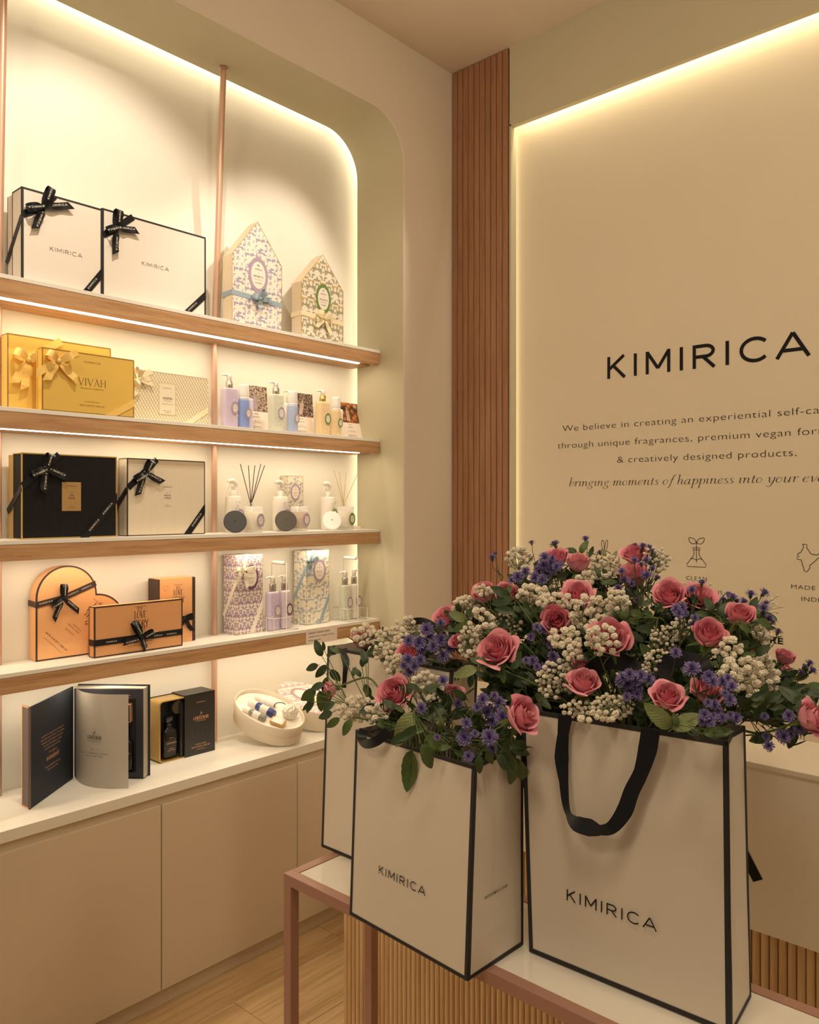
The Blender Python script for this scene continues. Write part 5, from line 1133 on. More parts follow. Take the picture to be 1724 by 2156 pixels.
def lerp(a, c, u): return a + (c - a) * u
def bag(label, bot, top, name='paper_bag', e=.0068, crease=True):
    """bot/top: front-left, front-right, back-right, back-left corners; front looks to the camera side"""
    B = [V((x, y, ZTT + .0008)) for x, y in bot]; T_ = [V(p) for p in top]
    t = thing(name, label, 'bag', (sum((p for p in B), V()) / 4))
    n = 12
    def panel(i, j, ins=0.0, bulge=0.0):
        """panel between corner i and j, as a grid; ins pushes the middle inwards (gusset)"""
        cen = sum(B, V()) / 4; g = []
        for k in range(n + 1):
            v = k / n; row = []
            for m_ in range(9):
                u = m_ / 8; p = lerp(lerp(B[i], B[j], u), lerp(T_[i], T_[j], u), v)
                nn = (B[j] - B[i]).cross(V((0, 0, 1))).normalized()
                inward = -nn if nn.dot(B[i] - cen) > 0 else nn
                d = ins * (1 - abs(2 * u - 1)) * min(1, max(0, (v - .16) / .2)) if ins else bulge * sin(pi * u) * sin(pi * min(1, v * 1.0))
                row.append(p + inward * d)
            g.append(row)
        return g
    def add_panel(b, g, mi=0, off=0.0):
        vs = [p for r in g for p in r]; w_ = len(g[0])
        b.add(vs, [(k * w_ + m_, k * w_ + m_ + 1, (k + 1) * w_ + m_ + 1, (k + 1) * w_ + m_) for k in range(len(g) - 1) for m_ in range(w_ - 1)], mi, False)
    names = [('front_panel', 0, 1, 0, -.004), ('side_panel', 1, 2, .007 if crease else 0, 0), ('back_panel', 3, 2, 0, 0), ('side_panel', 0, 3, .007 if crease else 0, 0)]
    cen = sum(B, V()) / 4
    for nm, i, j, ins, bl in names:
        g = panel(i, j, ins, bl); b = MB(); add_panel(b, g); nn = (B[j] - B[i]).cross(V((0, 0, 1))).normalized(); nn = nn if nn.dot(B[i] - cen) > 0 else -nn
        g2 = [[p - nn * .0008 for p in r] for r in g]; add_panel(b, g2, 1); b.build(nm, [mPAPER, mPAPERIN], t)
        # black bands along the panel's edges, following its surface
        b = MB(); o = nn * .0007; w_ = len(g[0]) - 1
        def along(line, inn):
            m_ = len(line); vs = [line[k] + o for k in range(m_)] + [line[k] + inn[k] * e + o for k in range(m_)]
            vs += [line[k] - o * .2 for k in range(m_)]
            b.add(vs, [(k, k + 1, m_ + k + 1, m_ + k) for k in range(m_ - 1)] + [(k, k + 1, 2 * m_ + k + 1, 2 * m_ + k) for k in range(m_ - 1)])
        along(g[0], [(g[1][k] - g[0][k]).normalized() for k in range(w_ + 1)]); along(g[-1], [(g[-2][k] - g[-1][k]).normalized() for k in range(w_ + 1)])
        along([r[0] for r in g], [(r[1] - r[0]).normalized() for r in g]); along([r[-1] for r in g], [(r[-2] - r[-1]).normalized() for r in g])
        b.build('edge_trim', mBLACKP, t)
    MB().add([p + V((0, 0, .0006)) for p in B], [(0, 1, 2, 3)]).build('bottom_panel', mPAPER, t)
    # dark inner rim
    return t, B, T_
def face_frame(B, T_, i, j, u, v, off=.0052):
    p = lerp(lerp(B[i], B[j], u), lerp(T_[i], T_[j], u), v); x = (B[j] - B[i]).normalized(); y = (lerp(T_[i], T_[j], u) - lerp(B[i], B[j], u)).normalized()
    f = frame(p, x, y); z = f.col[2].to_3d(); f.translation = p + z * off; return f
ZB1, ZB2, ZB3 = H - .442, H - .365, H - .338
bag1, B1, T1 = bag('medium ivory paper bag with black edges in front, leafy stems hanging over it', [(1.090, 1.146), (1.069, .838), (1.228, .834), (1.249, 1.142)], [(1.108, 1.148, ZB1), (1.090, .838, ZB1), (1.234, .838, ZB1), (1.252, 1.146, ZB1)])
put(bag1, lambda b: logo(b, face_frame(B1, T1, 0, 1, .475, .30), .0150, .115, stretch=1.0), mINK)
put(bag1, lambda b: text(b, 'WWW.KIMIRICA.SHOP', face_frame(B1, T1, 1, 2, .50, .33, -.0028), .0048, .066, thin=.005, res=2), mINK)
bag2, B2, T2_ = bag('large ivory paper bag carrying the biggest mound of flowers, long ribbon handle', [(1.216, .812), (1.228, .458), (1.346, .470), (1.338, .812)], [(1.214, .828, ZB2), (1.258, .474, ZB2), (1.364, .486, ZB2), (1.330, .838, ZB2)], e=.0078)
put(bag2, lambda b: logo(b, face_frame(B2, T2_, 0, 1, .455, .268), .0188, .115, stretch=1.05), mINK)
bag3, B3, T3 = bag('large ivory paper bag at the table end, mostly behind the medium bag', [(1.262, 1.423), (1.264, 1.072), (1.380, 1.072), (1.378, 1.423)], [(1.306, 1.450, ZB3), (1.292, 1.052, ZB3), (1.388, 1.060, ZB3), (1.402, 1.448, ZB3)])
def handle(parent, pts, w, name='ribbon_handle', wd=None, sm=5):
    p = smooth_path(pts, sm); 
    b = MB(); n_ = len(p); ws = []
    for i in range(n_):
        tt = (p[min(i + 1, n_ - 1)] - p[max(i - 1, 0)]).normalized(); view = (p[i] - CAM).normalized(); s = tt.cross(view)
        s = s.normalized() if s.length > .05 else V((0, 0, 1)); u = i / (n_ - 1); k = 1 if wd is None else wd[min(len(wd) - 1, int(u * len(wd)))] * (1 - (u * len(wd)) % 1) + wd[min(len(wd) - 1, int(u * len(wd)) + 1)] * ((u * len(wd)) % 1)
        ws.append((s * w / 2 * k))
    b.strip(p, ws, .001); return b.build(name, mBLACK, parent)
def on_face(px, py, B, T_, off):
    """point of the front panel seen at a pixel, lifted off the paper"""
    n_ = (B[1] - B[0]).cross(T_[0] - B[0]).normalized(); r = ray(px, py)
    if n_.dot(r) > 0: n_ = -n_
    k = (B[0] - CAM).dot(n_) / r.dot(n_); return CAM + r * k + n_ * off
C6 = lambda x, y: (1050 + x / 2.558, 1380 + y / 2.558)
hp = [(368, 322, .006), (357, 420, .007), (352, 545, .009), (368, 670, .012), (383, 770, .016), (410, 835, .022), (458, 880, .026), (530, 902, .026), (588, 915, .026), (650, 898, .026), (705, 820, .020), (735, 720, .014), (780, 620, .010), (812, 500, .008), (826, 392, .006)]
handle(bag2, [on_face(*C6(x, y), B2, T2_, o) for x, y, o in hp], .0255, wd=[1.0, .75, .95, .62, .5, .38, 1.0, 1.1, .62, .8, 1.0, .95, .9, 1.15])
# the other handles stand up behind the rims
def pxs(l): return [W(*p) for p in l]
handle(bag2, pxs([(1238, 1455, 1.44), (1248, 1410, 1.45), (1290, 1391, 1.43), (1335, 1408, 1.40), (1348, 1440, 1.38)]), .030)
handle(bag2, pxs([(1395, 1440, 1.36), (1402, 1400, 1.37), (1440, 1388, 1.36), (1478, 1402, 1.33), (1490, 1440, 1.32)]), .028)
handle(bag1, [on_face(x, y, B1, T1, o) for x, y, o in ((770, 1535, .004), (772, 1552, .012), (790, 1562, .022), (812, 1556, .022), (826, 1538, .010))], .018)
handle(bag3, pxs([(722, 1366, 1.90), (728, 1395, 1.88), (726, 1420, 1.87), (724, 1448, 1.865)]), .020, wd=[1, .9, .6, .5])
handle(bag3, pxs([(850, 1345, 1.86), (864, 1313, 1.85), (890, 1308, 1.83), (918, 1322, 1.80), (938, 1345, 1.78)]), .016)
# ------------------------------------------------------------------ flowers
R_ = random.Random(11)
def petal_mat(name, c0, c1):
    m = mat(name, c1, .55, Subsurface_Weight=.12); q = NB(m); m.node_tree.nodes['Principled BSDF'].inputs['Subsurface Radius'].default_value = (.01, .004, .003)
    v = q.coord((1, 1, 1)); n = q.noise(v, 1.4, 4); oi = q.n('ShaderNodeObjectInfo'); f = q.math('ADD', q.math('MULTIPLY', n, .8), q.math('MULTIPLY', oi.outputs['Random'], .25))
    q.base(q.ramp(f, [(.3, c0), (.75, c1)])); q.bump(q.noise(q.coord((9, 9, 1.2)), 6, 2), .18, .02); return m
mROSE = petal_mat('rose_petal_pink', (.86, .31, .40), (.94, .47, .54))
mROSEIN = petal_mat('rose_heart_pink', (.82, .25, .34), (.92, .40, .47))
mSTEM = mat('flower_stem_green', (.10, .15, .035), .6)
mSTEMD = mat('thin_dark_stem', (.075, .085, .03), .7)
def leaf_mat(name, c0, c1, rough=.45):
    m = mat(name, c1, rough); q = NB(m); n = q.noise(q.coord((1, 1, 1)), 3, 3); cc = q.n('ShaderNodeTexCoord'); sp = q.n('ShaderNodeSeparateXYZ'); q.l(cc.outputs['Object'], sp.inputs[0])
    ax = q.math('ABSOLUTE', sp.outputs[0]); vein = q.math('SINE', q.math('MULTIPLY', q.math('SUBTRACT', sp.outputs[1], ax), 62)); f = q.math('ADD', q.math('MULTIPLY', n, .8), q.math('MULTIPLY', vein, .06))
    q.base(q.ramp(f, [(.2, c0), (.7, c1)])); q.bump(vein, .12, .02); return m
mLEAFD = leaf_mat('dark_leaf', (.022, .045, .015), (.055, .10, .028))
mLEAFM = leaf_mat('rose_leaf', (.05, .09, .02), (.12, .18, .045))
mLEAFL = leaf_mat('olive_leaf', (.14, .18, .06), (.28, .31, .12))
mGYP = mat('gypsophila_white', (.82, .76, .62), .75)
mASTER = mat('aster_violet', (.24, .19, .43), .6); mASTERC = mat('aster_heart', (.28, .20, .30), .7)
LEAFM = {'dark': mLEAFD, 'mid': mLEAFM, 'olive': mLEAFL}

def petal_mesh(name, r, h, hs, flare, curl, m, seed, zb=0.0, th=0):
    rr = random.Random(seed); nu, nv = 9, 8; vs = []; ph = rr.uniform(0, 6)
    for j in range(nv + 1):
        v = j / nv
        for i in range(nu + 1):
            u = -1 + 2 * i / nu
            half = hs * (.30 + .70 * sin(min(1, v * 1.35) * pi / 2)) * (1 - .16 * max(0, v - .75) * 4 * (1))
            a = th + u * half; hh = h * (1 - .20 * abs(u) ** 3 * v + .05 * (1 - abs(u)) * v)
            x = max(0, v - .60)
            rad_ = .10 + (r - .10) * sin(pi / 2 * min(1, v * 1.45)) ** .8 + flare * x * x * 5 * (1 + .25 * sin(u * 4 + ph)) - .10 * r * x * 1.5 * (flare < .05)
            z = zb + hh * v - curl * max(0, v - .72) ** 2 * 9 * (1 + .3 * u * sin(ph)) + .02 * sin(u * 5 + ph) * v
            vs.append((rad_ * cos(a), rad_ * sin(a), z))
    fs = [(j * (nu + 1) + i, j * (nu + 1) + i + 1, (j + 1) * (nu + 1) + i + 1, (j + 1) * (nu + 1) + i) for j in range(nv) for i in range(nu)]
    return vs, fs
ROSES = []
for var in range(4):
    rr = random.Random(40 + var); b = MB(); openness = (.22, .42, .65, .32)[var]
    for k in range(15):
        u = k / 14; vs, fs = petal_mesh('', .07 + .50 * u ** .9, 1.52 - .10 * u + rr.uniform(-.03, .03), 1.35 - .35 * u, .03 + .10 * u * openness, .03 * u, None, var * 100 + k, 0, k * 2.40 + rr.uniform(-.2, .2))
        b.add(vs, fs, 0, True)
    heart_me = b.mesh('rose_heart', mROSEIN); outs = []
    for k in range(10):
        u = k / 9; vs, fs = petal_mesh('', .60 + .36 * u, 1.46 - (.10 + .28 * openness) * u, 1.05 - .12 * u, .10 + .55 * u * openness, .05 + .22 * u * openness, None, var * 100 + 50 + k, 0, k * 2.40 + rr.uniform(-.25, .25))
        pb = MB(); pb.add(vs, fs, 0, True); outs.append(pb.mesh('petal', mROSE))
    ROSES.append((heart_me, outs))
b = MB(); b.lathe([(.12, -.26), (.24, -.18), (.26, -.05), (.30, .10)], 14)
for k in range(5):
    a = k * 2 * pi / 5; d = V((cos(a), sin(a), 0)); s = V((-sin(a), cos(a), 0)); c = [(.27, .05, .16), (.62, -.02, .14), (.95, -.16, .07), (1.2, -.34, .005)]
    ring = []
    for r, z, w_ in c: ring += [d * r + V((0, 0, z)) + s * w_, d * r + V((0, 0, z)) - s * w_]
    b.add(ring, [(0, 1, 3, 2), (2, 3, 5, 4), (4, 5, 7, 6)], 0, True)
CALYX = b.mesh('calyx', mSTEM)
def leaf_mesh(name, m, wid=.55, bend=.18, fold=.25, serr=True, seed=0):
    """leaf one unit long along +Y, upper side +Z"""
    rr = random.Random(seed); n = 12; vs = []
    for j in range(n + 1):
        v = j / n; w_ = wid * .5 * 1.72 * (v ** .62) * ((1 - v) ** .80) if 0 < v < 1 else 0; w_ *= (1 + (.07 if (j % 2 and serr) else 0)); z = -bend * (v - .15) ** 2 * 1.4 + .05 * sin(v * 5 + seed)
        for s in (-1, -.5, 0, .5, 1): vs.append((s * w_, v, z + abs(s) * w_ * fold - (s * s) * w_ * .12))
    fs = [(j * 5 + i, j * 5 + i + 1, j * 5 + 5 + i + 1, j * 5 + 5 + i) for j in range(n) for i in range(4)]
    b = MB(); b.add(vs, fs, 0, True); b.tube([(0, -.16, .01), (0, .0, 0), (0, .5, -bend * .17 - .008), (0, .9, -bend * .8)], [.014, .014, .009, .003], 5); return b.mesh('leaf', m)
LEAVES = {k: [leaf_mesh('leaf', m, w_, bd, fo, True, i) for i, (w_, bd, fo) in enumerate(((.70, .15, .25), (.78, .30, .18), (.60, .05, .40)))] for k, m in LEAFM.items()}
NEEDLE = [leaf_mesh('leaf', m, .16, .25, .2, False, 3) for m in (mLEAFD, mLEAFM)]
def floret_mesh(seed):
    rr = random.Random(seed); bm = bmesh.new(); bmesh.ops.create_icosphere(bm, subdivisions=3, radius=1)
    for v in bm.verts:
        n = v.co.normalized(); v.co = n * (1 + .17 * sin(9 * n.x + seed) * sin(9 * n.y + 2 * seed) + .13 * sin(15 * n.z + 6 * n.x + seed) + rr.uniform(-.10, .06)); v.co.z *= .88
    b = MB(); b.add([v.co.copy() for v in bm.verts], [[v.index for v in f.verts] for f in bm.faces], 0, False); bm.free(); return b.mesh('floret', mGYP)
FLORET = [floret_mesh(i) for i in range(4)]
def aster_mesh(seed, cup=.35):
    rr = random.Random(seed); b = MB()
    for L, (n, el, ln, r0) in enumerate(((20, .0 + cup * .2, .95, .10), (18, .38, .92, .08), (16, .75, .80, .06), (12, 1.1, .64, .03), (6, 1.35, .5, .02))):
        for k in range(n):
            a = 2 * pi * (k + .5 * (L % 2)) / n + rr.uniform(-.12, .12); e = el + rr.uniform(-.15, .15); d = V((cos(a) * cos(e), sin(a) * cos(e), sin(e))); s = V((-sin(a), cos(a), 0)); l_ = ln * rr.uniform(.85, 1.12)
            p0 = d * r0; p1 = d * l_ * .55 + V((0, 0, .03)); p2 = d * l_ + V((0, 0, .06 + .10 * sin(e)))
            b.add([p0 - s * .03, p0 + s * .03, p1 + s * .075, p1 - s * .075, p2 + s * .07, p2 - s * .07, p2 + d * .07], [(0, 1, 2, 3), (3, 2, 4, 5), (5, 4, 6)], 0, False)
    b.lathe([(.10, -.55), (.26, -.42), (.30, -.12), (.20, .05)], 9, mi=1); return b.mesh('flower_head', [mASTER, mLEAFM])
ASTERS = [aster_mesh(i) for i in range(3)]

def clampv(x, a, c): return max(a, min(c, x))
def tM(x, y):
    tr = clampv(1.40 - .000463 * (x - 1098), 1.2, 1.46) + (.10 if x > 1560 else 0)
    return tr + (.02 + .28 * (1520 - y) / 370 if y < 1500 else -.012)
def yrA(x): return 1533 + (x - 750) * .306 if x < 1001 else 1610 - (x - 1001) * .41
def tA(x, y):
    yr = yrA(x); tr = 1.60 - .0009 * (x - 750) if x < 1001 else 1.374 + .0011 * (x - 1001)
    return tr + (.015 + .0005 * (yr - y) if y < yr - 12 else -.016)
def tL(x, y): return 1.942 - .00106 * (x - 691) - .02 + .0008 * max(0, 1400 - y)
TF = {'M': tM, 'A': tA, 'L': tL}
ANCH = {'M': V((1.292, .655, 1.16)), 'A': V((1.162, .99, 1.10)), 'L': V((1.335, 1.25, 1.16))}
UPV = V((0, 0, 1))
def anchor(bq, p):
    a = ANCH[bq].copy(); c = V((p.x - a.x, p.y - a.y, 0))
    lim = {'M': (.035, .14), 'A': (.05, .12), 'L': (.035, .13)}[bq]
    return a + V((clampv(c.x * .3, -lim[0], lim[0]), clampv(c.y * .35, -lim[1], lim[1]), 0))
def lift_joint(j, bq):
    zr = {'M': ZB2, 'A': ZB1, 'L': ZB3}[bq] + .012
    return V((j.x, j.y, zr)) + FWD * .03 if j.z < zr else j
def dive_path(p, bq, k=3):
    a = anchor(bq, p); r_ = a.copy(); r_.z = {'M': ZB2, 'A': ZB1, 'L': ZB3}[bq] + .012
    q = p if p.z > r_.z else V((p.x, p.y, r_.z + .006)) + FWD * .012
    return [p, q.lerp(r_, .3), r_.lerp(q, .25), r_ - UPV * .02, a]
def stem_path(p, bq, d0, k=5):
    """from a flower base p (leaving along -d0) down into the bag, passing inside its rim"""
    a = anchor(bq, p); zr = {'M': ZB2, 'A': ZB1, 'L': ZB3}[bq]; rim = a.copy(); rim.z = zr + .005
    q = p - d0 * min(.07, (p - rim).length * .45); 
    return smooth_path([p, q, q.lerp(rim, .6) + V((0, 0, .012)), rim, a], k)
TOC = -FWD
def axis(px, py, a):
    toc = -ray(px, py).normalized(); return (RGT * a[0] + UPV * a[1] + toc * a[2]).normalized()
def basis(p, z, spin=0):
    x = z.orthogonal().normalized(); m = frame(p, x, z.cross(x)); return m @ M.Rotation(spin, 4, 'Z')
def rose(label, px, py, rp, a, bq='M', var=0, dt=0.0, dim=False, leaf=0, stem=True):
    t_ = TF[bq](px, py) + dt; p = W(px, py, t_); R = rp * t_ / FPX * .92; z = axis(px, py, a); base = p - z * R * .80
    T = basis(base, z, px * .7) @ M.Scale(R, 4)
    o = thing('rose', label, 'rose', base, 'pink roses in the paper bags'); h, outs = ROSES[var % 4]
    link('rose_heart', h, o, T)
    for me in outs: link('petal', me, o, T)
    link('calyx', CALYX, o, T)
    if stem: MB().tube(stem_path(base - z * R * .2, bq, z), .0022, 6).build('stem', mSTEM, o)
    return o
roses = [
 ('pink rose with white florets over it, above the bag at the table end', 767, 1346, 29, (-.1, .8, .5), 'L', 0, .02),
 ('pink rose rising behind the violet asters, next to green leaves', 943, 1303, 32, (-.3, .8, .4), 'M', 1, .10),
 ('large pink rose over the white bag panel, between asters and florets', 832, 1461, 37, (-.45, .35, .75), 'A', 2, .02),
 ('drooping pink rose at the outermost leafy sprig beside the oval boxes', 694, 1452, 21, (-.8, -.25, .3), 'A', 3, .08),
 ('large open pink rose low in the mound, with a curled petal beside it', 1048, 1370, 41, (-.35, .55, .75), 'M', 2, -.03),
 ('shaded pink rose half hidden behind the single blue-violet aster', 955, 1464, 24, (.2, .6, .5), 'A', 0, .10),
 ('long pink rose hanging between the two bags', 1099, 1508, 40, (.62, .30, .55), 'A', 2, -.145),
 ('small pink rose showing under the dense violet asters', 860, 1374, 24, (-.2, .6, .6), 'L', 1, -.02),
 ('pink rose sprinkled with white florets in front of the wooden slats', 1020, 1250, 29, (-.4, .8, .4), 'M', 0, .02),
 ('pink rose behind a big dark leaf in front of the wooden slats', 1066, 1250, 27, (.1, .7, .5), 'M', 1, .03),
 ('pink rose showing its full spiral, in the middle above the violet asters', 1171, 1308, 34, (-.15, .30, .95), 'M', 0, -.03),
 ('pink rose half open, just under the barrel-shaped one', 1217, 1255, 33, (.0, .62, .75), 'M', 2, -.01),
 ('pink rose at the top of the mound behind violet asters', 1170, 1176, 27, (-.2, .85, .35), 'M', 3, .02),
 ('barrel-shaped pink rosebud seen from the side at the mound top', 1217, 1186, 28, (.0, .95, .22), 'M', 0, .01),
 ('largest pink rose in the centre, several white florets over it', 1285, 1345, 43, (.05, .45, .9), 'M', 1, -.05),
 ('pink rose standing just over the bag rim beside the ribbon loop', 1229, 1440, 36, (.0, .85, .45), 'M', 2, -.03),
 ('darker pink rose directly behind the one over the bag rim', 1226, 1410, 28, (.1, .7, .3), 'M', 3, .05),
 ('uppermost pink rose below three dark violet asters', 1334, 1168, 27, (-.2, .85, .35), 'M', 2, .03),
 ('pink rose below the uppermost one, crossed by dark aster stems', 1333, 1213, 34, (-.05, .9, .35), 'M', 0, .03),
 ('pink rose bending sideways under the flask drawing', 1409, 1254, 34, (-.15, .65, .75), 'M', 1, -.02),
 ('wide open pink rose with a violet aster over it, under the wall lettering', 1470, 1262, 37, (.3, .6, .6), 'M', 2, .04),
 ('pink rose with closed pointed bud beside the dense white florets', 1492, 1337, 37, (.15, .65, .65), 'M', 0, -.04),
 ('pink rose crossed by a leafy twig near the edge of the mound', 1556, 1296, 31, (.1, .75, .55), 'M', 3, .0),
 ('pink rose above two large olive leaves at the bag rim', 1405, 1469, 36, (.1, .75, .60), 'M', 2, -.04),
 ('shaded pink rose behind aster stems near the bag corner', 1487, 1458, 33, (.2, .6, .5), 'M', 1, .03),
 ('pink rose hanging out past the edge over the counter', 1706, 1513, 35, (.75, .2, .55), 'M', 2, .0),
 ('small pink rose peeping out of the florets above the counter', 1652, 1384, 22, (.3, .8, .3), 'M', 0, .05),
 ('pink rose fragment beneath the dark aster stalks over the counter', 1655, 1414, 17, (.6, .2, .4), 'M', 1, .06),
 ('reddish rose buried among the thick white florets', 1585, 1388, 22, (.1, .5, .6), 'M', 3, .03),
 ('shaded pink rose deep behind white florets near the slats', 1012, 1310, 27, (-.2, .4, .6), 'M', 1, .07),
 ('small reddish rose between asters and florets beside the ribbon loop', 963, 1352, 17, (-.3, .4, .6), 'M', 3, .05),
]
for r in roses: rose(r[0], r[1], r[2], r[3], r[4], r[5], r[6], r[7])

# asters: label, bag, depth shift, heads (px, py, radius px, facing)
def asters(label, bq, dt, heads):
    c = (sum(h[0] for h in heads) / len(heads), sum(h[1] for h in heads) / len(heads)); t_ = TF[bq](*c) + dt; pc = W(c[0], c[1], t_)
    o = thing('aster_sprig', label, 'aster', pc, 'violet aster sprigs'); b = MB(); sp = max(.02, max((W(h[0], h[1], t_) - pc).length for h in heads))
    a = anchor(bq, pc); down = (a - pc).normalized(); joint = lift_joint(pc + down * (sp * 1.1 + .03), bq)
    for i, h in enumerate(heads):
        r_ = random.Random(int(h[0] * 7 + h[1])); t2 = t_ + r_.uniform(-.012, .012); p = W(h[0], h[1], t2); out = (p - joint).normalized(); toc = -ray(h[0], h[1]).normalized()
        f = h[3] if len(h) > 3 else .7; z = (out * (1 - f) + toc * f + V((r_.uniform(-.25, .25), r_.uniform(-.25, .25), .15))).normalized(); R = h[2] * t2 / FPX
        link('flower_head', ASTERS[i % 3], o, basis(p, z, r_.uniform(0, 6)) @ M.Scale(R * 1.15, 4))
        q = p - z * R * .5; b.tube(smooth_path([q, q - z * .012 - UPV * .004, q.lerp(joint, .7), joint], 3), .0008, 4)
        if i % 2 == 0:
            T = basis(q.lerp(joint, .5), (joint - q).normalized().cross(RGT).normalized(), r_.uniform(0, 6)) @ M.Scale(.026, 4); link('leaf', NEEDLE[i % 2], o, T)
    zr = {'M': ZB2, 'A': ZB1, 'L': ZB3}[bq]; rim = a.copy(); rim.z = zr + .004
    b.tube(dive_path(joint, bq), .0014, 5)
    b.build('stem', mSTEMD, o); return o
asters('dense violet aster sprig leaning over the table-end bag', 'L', -.06, [(898, 1326, 14), (881, 1354, 15), (860, 1350, 12), (927, 1348, 14), (912, 1362, 12), (946, 1366, 12), (933, 1381, 13), (905, 1340, 11), (950, 1345, 10), (888, 1368, 11), (927, 1313, 10, .3)])
asters('small violet aster sprig just above the large rose on the front bag', 'A', .06, [(858, 1390, 13), (872, 1404, 12), (862, 1416, 10), (884, 1390, 11), (850, 1403, 9)])
asters('single blue-violet aster over the white bag corner', 'A', .04, [(933, 1434, 12)])
asters('violet aster sprig in front of the shaded rose, two small heads', 'A', .03, [(964, 1481, 10), (888, 1492, 12)])
asters('large blue-violet aster sprig beside the long hanging rose', 'A', -.03, [(1016, 1474, 13), (1026, 1500, 15), (1050, 1482, 14), (1056, 1512, 17), (1036, 1520, 13), (1066, 1500, 12), (1040, 1465, 9), (1005, 1490, 10)])
asters('blue-violet aster sprig hanging at the front bag corner', 'A', -.05, [(978, 1554, 16), (1030, 1553, 17), (981, 1524, 12), (1035, 1575, 10), (986, 1593, 11), (1000, 1545, 8), (921, 1553, 7)])
asters('lone violet aster stalk standing out before the wooden slats', 'M', .05, [(1036, 1176, 10, .3), (1042, 1168, 7, .2)])
asters('closed aster bud on a stalk before the slat edge', 'M', .06, [(1119, 1144, 7, .1)])
asters('violet aster at the top of a stalk beside the closed bud', 'M', .06, [(1169, 1148, 11, .25)])
asters('lone violet aster standing highest of all', 'M', .07, [(1233, 1137, 10, .2)])
asters('small violet aster beside the rabbit drawing', 'M', .06, [(1263, 1165, 8, .3)])
asters('dense violet aster sprig below the top roses', 'M', -.02, [(1147, 1175, 12), (1162, 1176, 8), (1143, 1192, 13), (1160, 1200, 12), (1151, 1210, 11), (1172, 1195, 10), (1135, 1203, 12), (1128, 1217, 12), (1142, 1222, 12), (1179, 1190, 9), (1160, 1186, 10)])
asters('pale violet aster sprig above the rose by the slats', 'M', .0, [(1090, 1216, 12), (1106, 1205, 11), (1133, 1220, 12), (1078, 1222, 8)])
asters('violet aster sprig in the shade under the spiral rose', 'M', -.01, [(1130, 1321, 9), (1157, 1334, 11), (1146, 1328, 10), (1117, 1342, 9), (1161, 1359, 11), (1150, 1352, 9), (1165, 1342, 8)])
asters('blue-violet aster sprig low in the shade above the long rose', 'M', .0, [(1122, 1393, 11), (1108, 1391, 8), (1143, 1407, 11), (1131, 1405, 8), (1164, 1384, 12), (1176, 1394, 9), (1158, 1404, 8), (1180, 1402, 8)])
asters('dark violet aster sprig standing over the uppermost rose', 'M', .03, [(1353, 1152, 10, .2), (1366, 1157, 11, .2), (1336, 1150, 8, .2), (1374, 1162, 8, .2)])
asters('dark violet aster sprig crossing the rose under the uppermost', 'M', -.01, [(1336, 1181, 9, .4), (1360, 1181, 9, .4), (1309, 1204, 9, .4), (1361, 1213, 12, .4), (1373, 1198, 8, .3), (1382, 1218, 9, .4), (1315, 1223, 10, .4), (1350, 1190, 7, .4)])
asters('shaded violet aster sprig behind the central florets', 'M', .02, [(1301, 1240, 9), (1310, 1262, 9), (1318, 1248, 8), (1330, 1230, 8), (1341, 1264, 7)])
asters('blue-violet aster on a dark stalk before the wide open rose', 'M', -.03, [(1457, 1243, 9, .6), (1477, 1229, 10, .2)])
asters('round lilac aster head below the sideways rose', 'M', -.05, [(1424, 1284, 11), (1436, 1280, 11), (1430, 1293, 11), (1462, 1302, 9), (1457, 1316, 8), (1441, 1292, 9)])
asters('single lilac aster low in the mound centre', 'M', -.05, [(1422, 1376, 12)])
asters('violet aster sprig standing out beyond the wide open rose', 'M', .02, [(1541, 1260, 12, .4), (1533, 1253, 8, .3), (1580, 1253, 12, .3), (1564, 1269, 11, .4), (1607, 1250, 12, .2), (1550, 1268, 9, .4), (1522, 1264, 8, .4)])
asters('violet aster sprig along the outer edge of the mound', 'M', .02, [(1588, 1276, 11, .4), (1607, 1282, 12, .4), (1612, 1272, 9, .3), (1617, 1304, 12, .4), (1604, 1295, 10, .4), (1625, 1312, 7, .3)])
asters('lone violet aster in front of the bold lettering', 'M', .03, [(1637, 1332, 10, .3)])
asters('dark aster stalks lying out over the counter', 'M', .04, [(1703, 1398, 10, .2), (1684, 1417, 10, .2), (1708, 1413, 11, .2), (1692, 1404, 8, .2), (1648, 1427, 9, .3), (1612, 1443, 8, .4)])
asters('dense violet aster sprig over the bag rim beside the ribbon loop', 'M', -.04, [(1312, 1428, 13), (1325, 1421, 13), (1338, 1432, 12), (1322, 1440, 13), (1328, 1455, 14), (1341, 1462, 12), (1350, 1424, 12), (1364, 1430, 12), (1305, 1438, 10), (1320, 1468, 9), (1375, 1438, 9), (1346, 1446, 8)])
asters('violet aster sprig above the shaded rose near the bag corner', 'M', -.05, [(1457, 1410, 17), (1492, 1428, 15), (1500, 1437, 12), (1520, 1436, 12), (1532, 1428, 9)])
asters('blue-violet aster sprig in front of the shaded rose at the bag corner', 'M', -.05, [(1503, 1485, 12), (1510, 1494, 10), (1535, 1474, 13), (1541, 1447, 12), (1490, 1480, 9), (1526, 1462, 9)])
asters('violet aster sprig resting on the bag rim by the olive leaves', 'M', -.04, [(1483, 1506, 12), (1494, 1518, 13), (1478, 1520, 9), (1521, 1512, 10), (1549, 1512, 12), (1537, 1506, 8), (1502, 1508, 8)])
asters('violet aster sprig hanging low over the counter edge', 'M', .02, [(1660, 1508, 12), (1683, 1533, 13), (1670, 1520, 11), (1648, 1552, 14), (1640, 1545, 11), (1617, 1570, 11), (1612, 1550, 8), (1609, 1509, 8), (1664, 1546, 9)])

